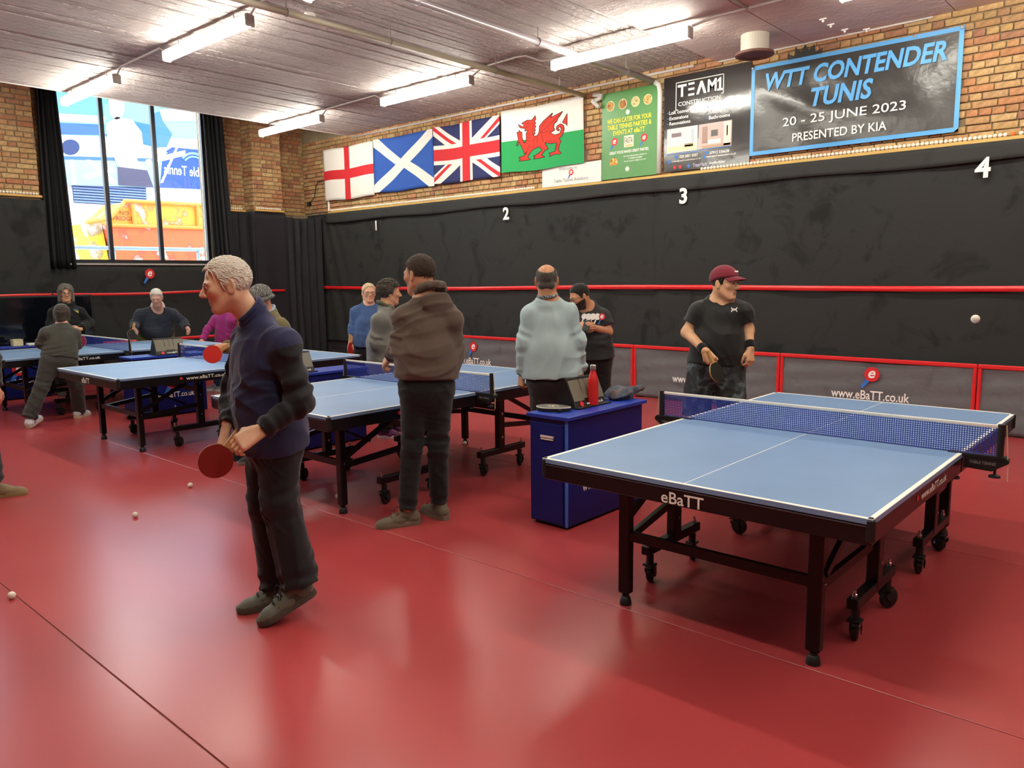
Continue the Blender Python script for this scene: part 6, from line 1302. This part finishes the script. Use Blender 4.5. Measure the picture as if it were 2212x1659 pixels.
# --- man in the tweed hat
D = 7.35; b = basis(560, D)
J = JJ(D, hd=(562, 648, -.05), neck=(582, 682, 0), shL=(606, 704, -.18), shR=(552, 706, .16), elL=(604, 790, -.22), elR=(512, 752, .10), wrL=(560, 830, -.2), wrR=(487, 748, -.02), hpL=(582, 835, -.08), hpR=(568, 835, .08), knL=(556, 925, -.08), knR=(540, 925, .08), anL=(566, 1000, -.10), anR=(512, 995, .08))
P8 = person('man in a tweed hat and olive jacket reaching forward with a red bat', J, b(-.9, -.1, .35), b(-.72, -.25, .60), hs=1.02, skin_c='#c08a70', vox=.0075, top=dict(m=fabric('#675d3c', .9), t=.024, hem=-.16, loose=.045, neck=.04, wr=.008, fq=16., fold=.01, name='jacket', sleeve=.92), legs=dict(m=fabric('#1f2634', .8), t=.016), shoes=dict(c_up='#2a2a2e', c_sole='#8d8a84', toeL=b(-.9, 0, .3), toeR=b(-.9, 0, .3), vox=.008),
    hair=dict(m=fabric('#a39a8c', .8), t=.008, zc=SHORT, amp=.002, fq=100., seed=5), hands=dict(R=dict(D=b(-.8, -.3, .2), N=b(.0, .5, .85), curl=.95)), build=1.06, belly=.03, seed=81)
t = P8['t']; c, R = P8['C'], P8['R']; Qh = lambda x, y, z: c+1.02*(R@V(x, y, z))
fd, nz = hair_field(c, R, 1.02, .020, [(-.2, .02), (.2, .035)], 9, .002, 90.); Pm, Qm = fd.mesh(.007, nz); hat = link('hat', np_mesh('hat', Pm, Qm, ramp_mat('tweed', [(.35, '#2c2b2a'), (.5, '#5a5854'), (.62, '#8d8a82')], 110, .9, 3)), t)
MB().lathe([(.094, .022), (.098, .022), (.097, .048), (.093, .048)], Qh(0, -.012, .0), 28, R, .98, 1.20).build('hat_band', M_rub, hat, True); MB().lathe([(.094, .030), (.112, .004), (.116, .004), (.098, .034)], Qh(0, -.012, .0), 28, R, .98, 1.18).build('hat_brim', MATS['tweed'], hat, True)
collar(P8, .045, .072, .072, .014, fabric('#9fb4cc', .8), 'shirt_collar', .3)
bat('bright red bat held out by the man in the tweed hat', at_D(460, 765, D-.16), b(-.1, .1, 1), b(.8, .45, 0), 1.05, '#c62a22', '#151515')
# --- person in magenta leaning on the farthest table
D = 12.35; b = basis(455, D)
J = JJ(D, hd=(505, 660, -.05), neck=(490, 672, 0), shL=(500, 690, -.15), shR=(466, 688, .12), elL=(498, 725, -.1), elR=(448, 712, .05), wrL=(490, 742, -.05), wrR=(437, 736, -.05), hpL=(500, 740, 0), hpR=(482, 740, .15), knL=(490, 795, 0), knR=(472, 795, .15), anL=(492, 838, 0), anR=(472, 840, .1))
P9 = person('player in a magenta top leaning a hand on the farthest table', J, b(-.5, -.2, .5), b(-.5, -.2, .6), hs=.98, vox=.009, top=dict(m=fabric('#8c2268', .8), t=.012, hem=-.05, wr=.005, name='shirt', neck=.03, sleeve=.95), legs=dict(m=fabric('#1d2c4c', .8), t=.014), shoes=dict(c_up='#6a6a6c', c_sole='#bdbdbd', toeL=b(-.9, 0, .3), toeR=b(-.9, 0, .3), vox=.01), hair=dict(m=fabric('#4a4038'), t=.012, zc=SHORT, amp=.003, fq=90., seed=5), hands=dict(R=dict(D=b(-.6, -.4, .2), curl=.9)), seed=91)
# --- elderly player in the navy jumper
D = 13.1; b = basis(340, D)
J = JJ(D, hd=(338, 642, -.35), neck=(341, 668, -.12), shL=(373, 676, -.12), shR=(304, 677, -.12), elL=(396, 696, -.12), elR=(290, 700, -.15), wrL=(405, 709, -.28), wrR=(290, 711, -.38), hpL=(360, 722, .08), hpR=(313, 722, .08), knL=(362, 775, -.05), knR=(310, 775, -.05), anL=(364, 822, .05), anR=(306, 822, .05))
P10 = person('white haired player in a navy jumper and khaki trousers bending forward', J, b(0, -.35, .93), b(-.12, -.40, .9), hs=1.02, skin_c='#cf9f88', vox=.008, top=dict(m=fabric('#2b303a', .9), t=.016, hem=.05, loose=.03, neck=.025, wr=.008, name='jumper', sleeve=.97), legs=dict(m=fabric('#52512f', .85), t=.018, waist=.14), shoes=dict(c_up='#3a342c', c_sole='#2a2622', vox=.01), hair=dict(m=fabric('#c9c6bd', .7), t=.010, zc=SHORT, amp=.003, fq=90., seed=5), hands=dict(L=dict(curl=.4), R=dict(curl=.9)), build=1.16, belly=.06, seed=101)
t = P10['t']; nk = P10['neck']; collar(P10, .035, .086, .098, .020, fabric('#c9b9bc', .8), 'shirt_collar', .55)
bat('black bat with a pale edge held by the white haired player', at_D(286, 722, D-.5), b(.45, .1, .85), b(.3, .9, 0), 1., '#1a1a1a', '#8a1c18')
# --- woman in the black hoodie
D = 13.1; b = basis(142, D)
J = JJ(D, hd=(142, 634, -.02), neck=(144, 662, 0), shL=(172, 673, 0), shR=(118, 673, 0), elL=(192, 697, .02), elR=(110, 702, 0), wrL=(174, 712, -.22), wrR=(128, 714, -.22), hpL=(160, 728, 0), hpR=(130, 728, 0), knL=(160, 785, 0), knR=(130, 785, 0), anL=(160, 830, 0), anR=(130, 830, 0))
P11 = person('woman with grey wavy hair and glasses in a black hoodie', J, b(.1, 0, 1), b(.12, -.05, 1), hs=1.0, skin_c='#d09c7c', vox=.008, top=dict(m=fabric('#121213', .9), t=.026, hem=-.06, loose=.04, neck=.03, hood=True, wr=.007, name='hoodie', sleeve=.93), legs=dict(m=fabric('#15151a', .8), t=.014), shoes=dict(c_up='#222226', c_sole='#555555', vox=.01),
    hair=dict(m=fabric('#6d675f', .8, .6, 50), t=.020, tuft=dict(n=420, ln=.075, rad=.007, lift=.3, curl=.6, flow=(0, -.3, -1)), zc=[(-.2, -.12), (-.05, -.11), (-.01, -.10), (.015, -.06), (.03, .02), (.06, .06), (.085, .07), (.12, .08)], amp=.007, fq=70., seed=2, sides=[((.075, .0, .02), (.085, .0, -.10), .030, .026), ((-.075, .0, .02), (-.085, .0, -.10), .030, .026), ((.0, -.07, .0), (0, -.06, -.10), .06, .05)]), hands=dict(L=dict(curl=.6, D=b(-.8, .0, .3)), R=dict(curl=.6, D=b(.6, 0, .3))), seed=111)
glasses(P11['t'], P11['C'], P11['R'], 1.0, mat('glasses_dark', '#1a1a1c', .3))
q = at_D(164, 672, D-.19); m = MB(); m.prism([(-.03, .02), (.035, .0), (.03, -.035)], q, b(1, 0, 0), V(0, 0, 1), -.003); m.build('emblem_gold', mat('emblem_gold', '#c9b82c', .6), P11['t']); m = MB(); m.prism([(-.035, .03), (.03, .03), (.03, .008), (-.02, .01)], q, b(1, 0, 0), V(0, 0, 1), -.003); m.build('emblem_blue', mat('emblem_blue', '#3b5a86', .6), P11['t'])
# --- player in dark grey lunging, back view
D = 10.5; b = basis(130, D)
J = JJ(D, hd=(134, 680, .12), neck=(135, 706, .05), shL=(100, 717, .02), shR=(160, 719, .05), elL=(87, 742, .05), elR=(166, 745, .12), wrL=(104, 752, .28), wrR=(163, 745, .36), hpL=(108, 782, -.06), hpR=(145, 782, .0), knL=(90, 836, -.12), knR=(165, 830, .10), anL=(66, 894, -.2), anR=(170, 882, .25))
P12 = person('player in dark grey lunging with blue and white shoes, seen from behind', J, b(.25, -.3, -.9), b(.2, -.2, -.95), hs=.98, vox=.008, top=dict(m=fabric('#44453f', .9), t=.014, hem=.07, loose=.02, neck=.03, wr=.007, name='sweatshirt', sleeve=.97), legs=dict(m=fabric('#3a3a37', .85), t=.022, waist=.14, w=1.0, up=-.05), shoes=dict(c_up='#cfd3d8', c_sole='#c9b8a0', c_trim='#2452b8', toeL=b(.4, .2, -.8), toeR=b(.5, 0, -.8), zL=.02, zR=.0, upL=b(-.2, .9, .4), vox=.008),
    hair=dict(m=fabric('#3a332a', .7, .5, 60), t=.016, zc=[(-.2, -.10), (-.05, -.10), (.0, -.09), (.02, -.06), (.03, .02), (.06, .06), (.12, .08)], amp=.004, fq=80., seed=2, sides=[((0, -.06, .0), (0, -.055, -.075), .065, .055), ((.06, -.02, .0), (.06, -.02, -.07), .03, .028), ((-.06, -.02, .0), (-.06, -.02, -.07), .03, .028)]), hands=dict(R=dict(curl=.95)), seed=121, build=.96)
bat('purplish red bat beside the player in dark grey', at_D(171, 738, D+.42), b(-.3, .2, .9), b(-.8, -.3, 0), 1.05, '#8a2748', '#151515')
# --- person leaving the frame on the window side
D = 7.1; b = basis(-10, D)
J = JJ(D, hd=(-75, 630, .0), neck=(-75, 672, 0), shL=(-50, 705, .1), shR=(-45, 705, -.15), elL=(-40, 780, .15), elR=(-20, 775, -.2), wrL=(-25, 830, .1), wrR=(-12, 835, -.22), hpL=(-60, 850, .08), hpR=(-60, 850, -.08), knL=(-65, 950, .1), knR=(-30, 945, -.08), anL=(-85, 1035, .1), anR=(-14, 1040, -.06))
P13 = person('person in a dark jacket and tan shoes walking in by the window side', J, b(.95, 0, .1), b(.95, 0, .1), vox=.009, top=dict(m=fabric('#23252b', .8), t=.022, hem=-.1, loose=.04, wr=.006, name='jacket'), legs=dict(m=fabric('#2c2f33', .8), t=.016), shoes=dict(c_up='#7b6a4c', c_sole='#8d7a52', toeL=b(.9, -.1, .1), toeR=b(.9, 0, .1), vox=.008), hair=dict(m=fabric('#4a4038'), t=.012, zc=SHORT, amp=.003, fq=90., seed=5), seed=131)
# --- scarf on the cabinet
p = on_z(1336, 862, .75); fd = Field(); rr = np.random.RandomState(4)
fd.ell(p+V(0, .02, .03), np.eye(3), V(.085, .11, .055), .04)
for k in range(10):
    a = rr.uniform(0, 6.28); q = p+V(.055*math.cos(a), .085*math.sin(a)+.02, .03+.045*rr.rand()); q2 = q+V(rr.normal()*.05, rr.normal()*.07, rr.normal()*.015); q2[2] = max(.78, min(q2[2], .84)); fd.cap(q, q2, .028, .022, .025)
Pm, Qm = fd.mesh(.005, wrinkle(8, .010, 36., .006)); Pm[:, 2] = np.maximum(Pm[:, 2], .7505); tag(link('scarf', np_mesh('scarf', Pm, Qm, ramp_mat('scarf_weave', [(.4, '#3b414b'), (.55, '#4d5561'), (.66, '#6d4a3a'), (.7, '#454c57')], 14, .9, 4))), 'grey blue scarf bundled on the blue cabinet behind the bottle', 'scarf')
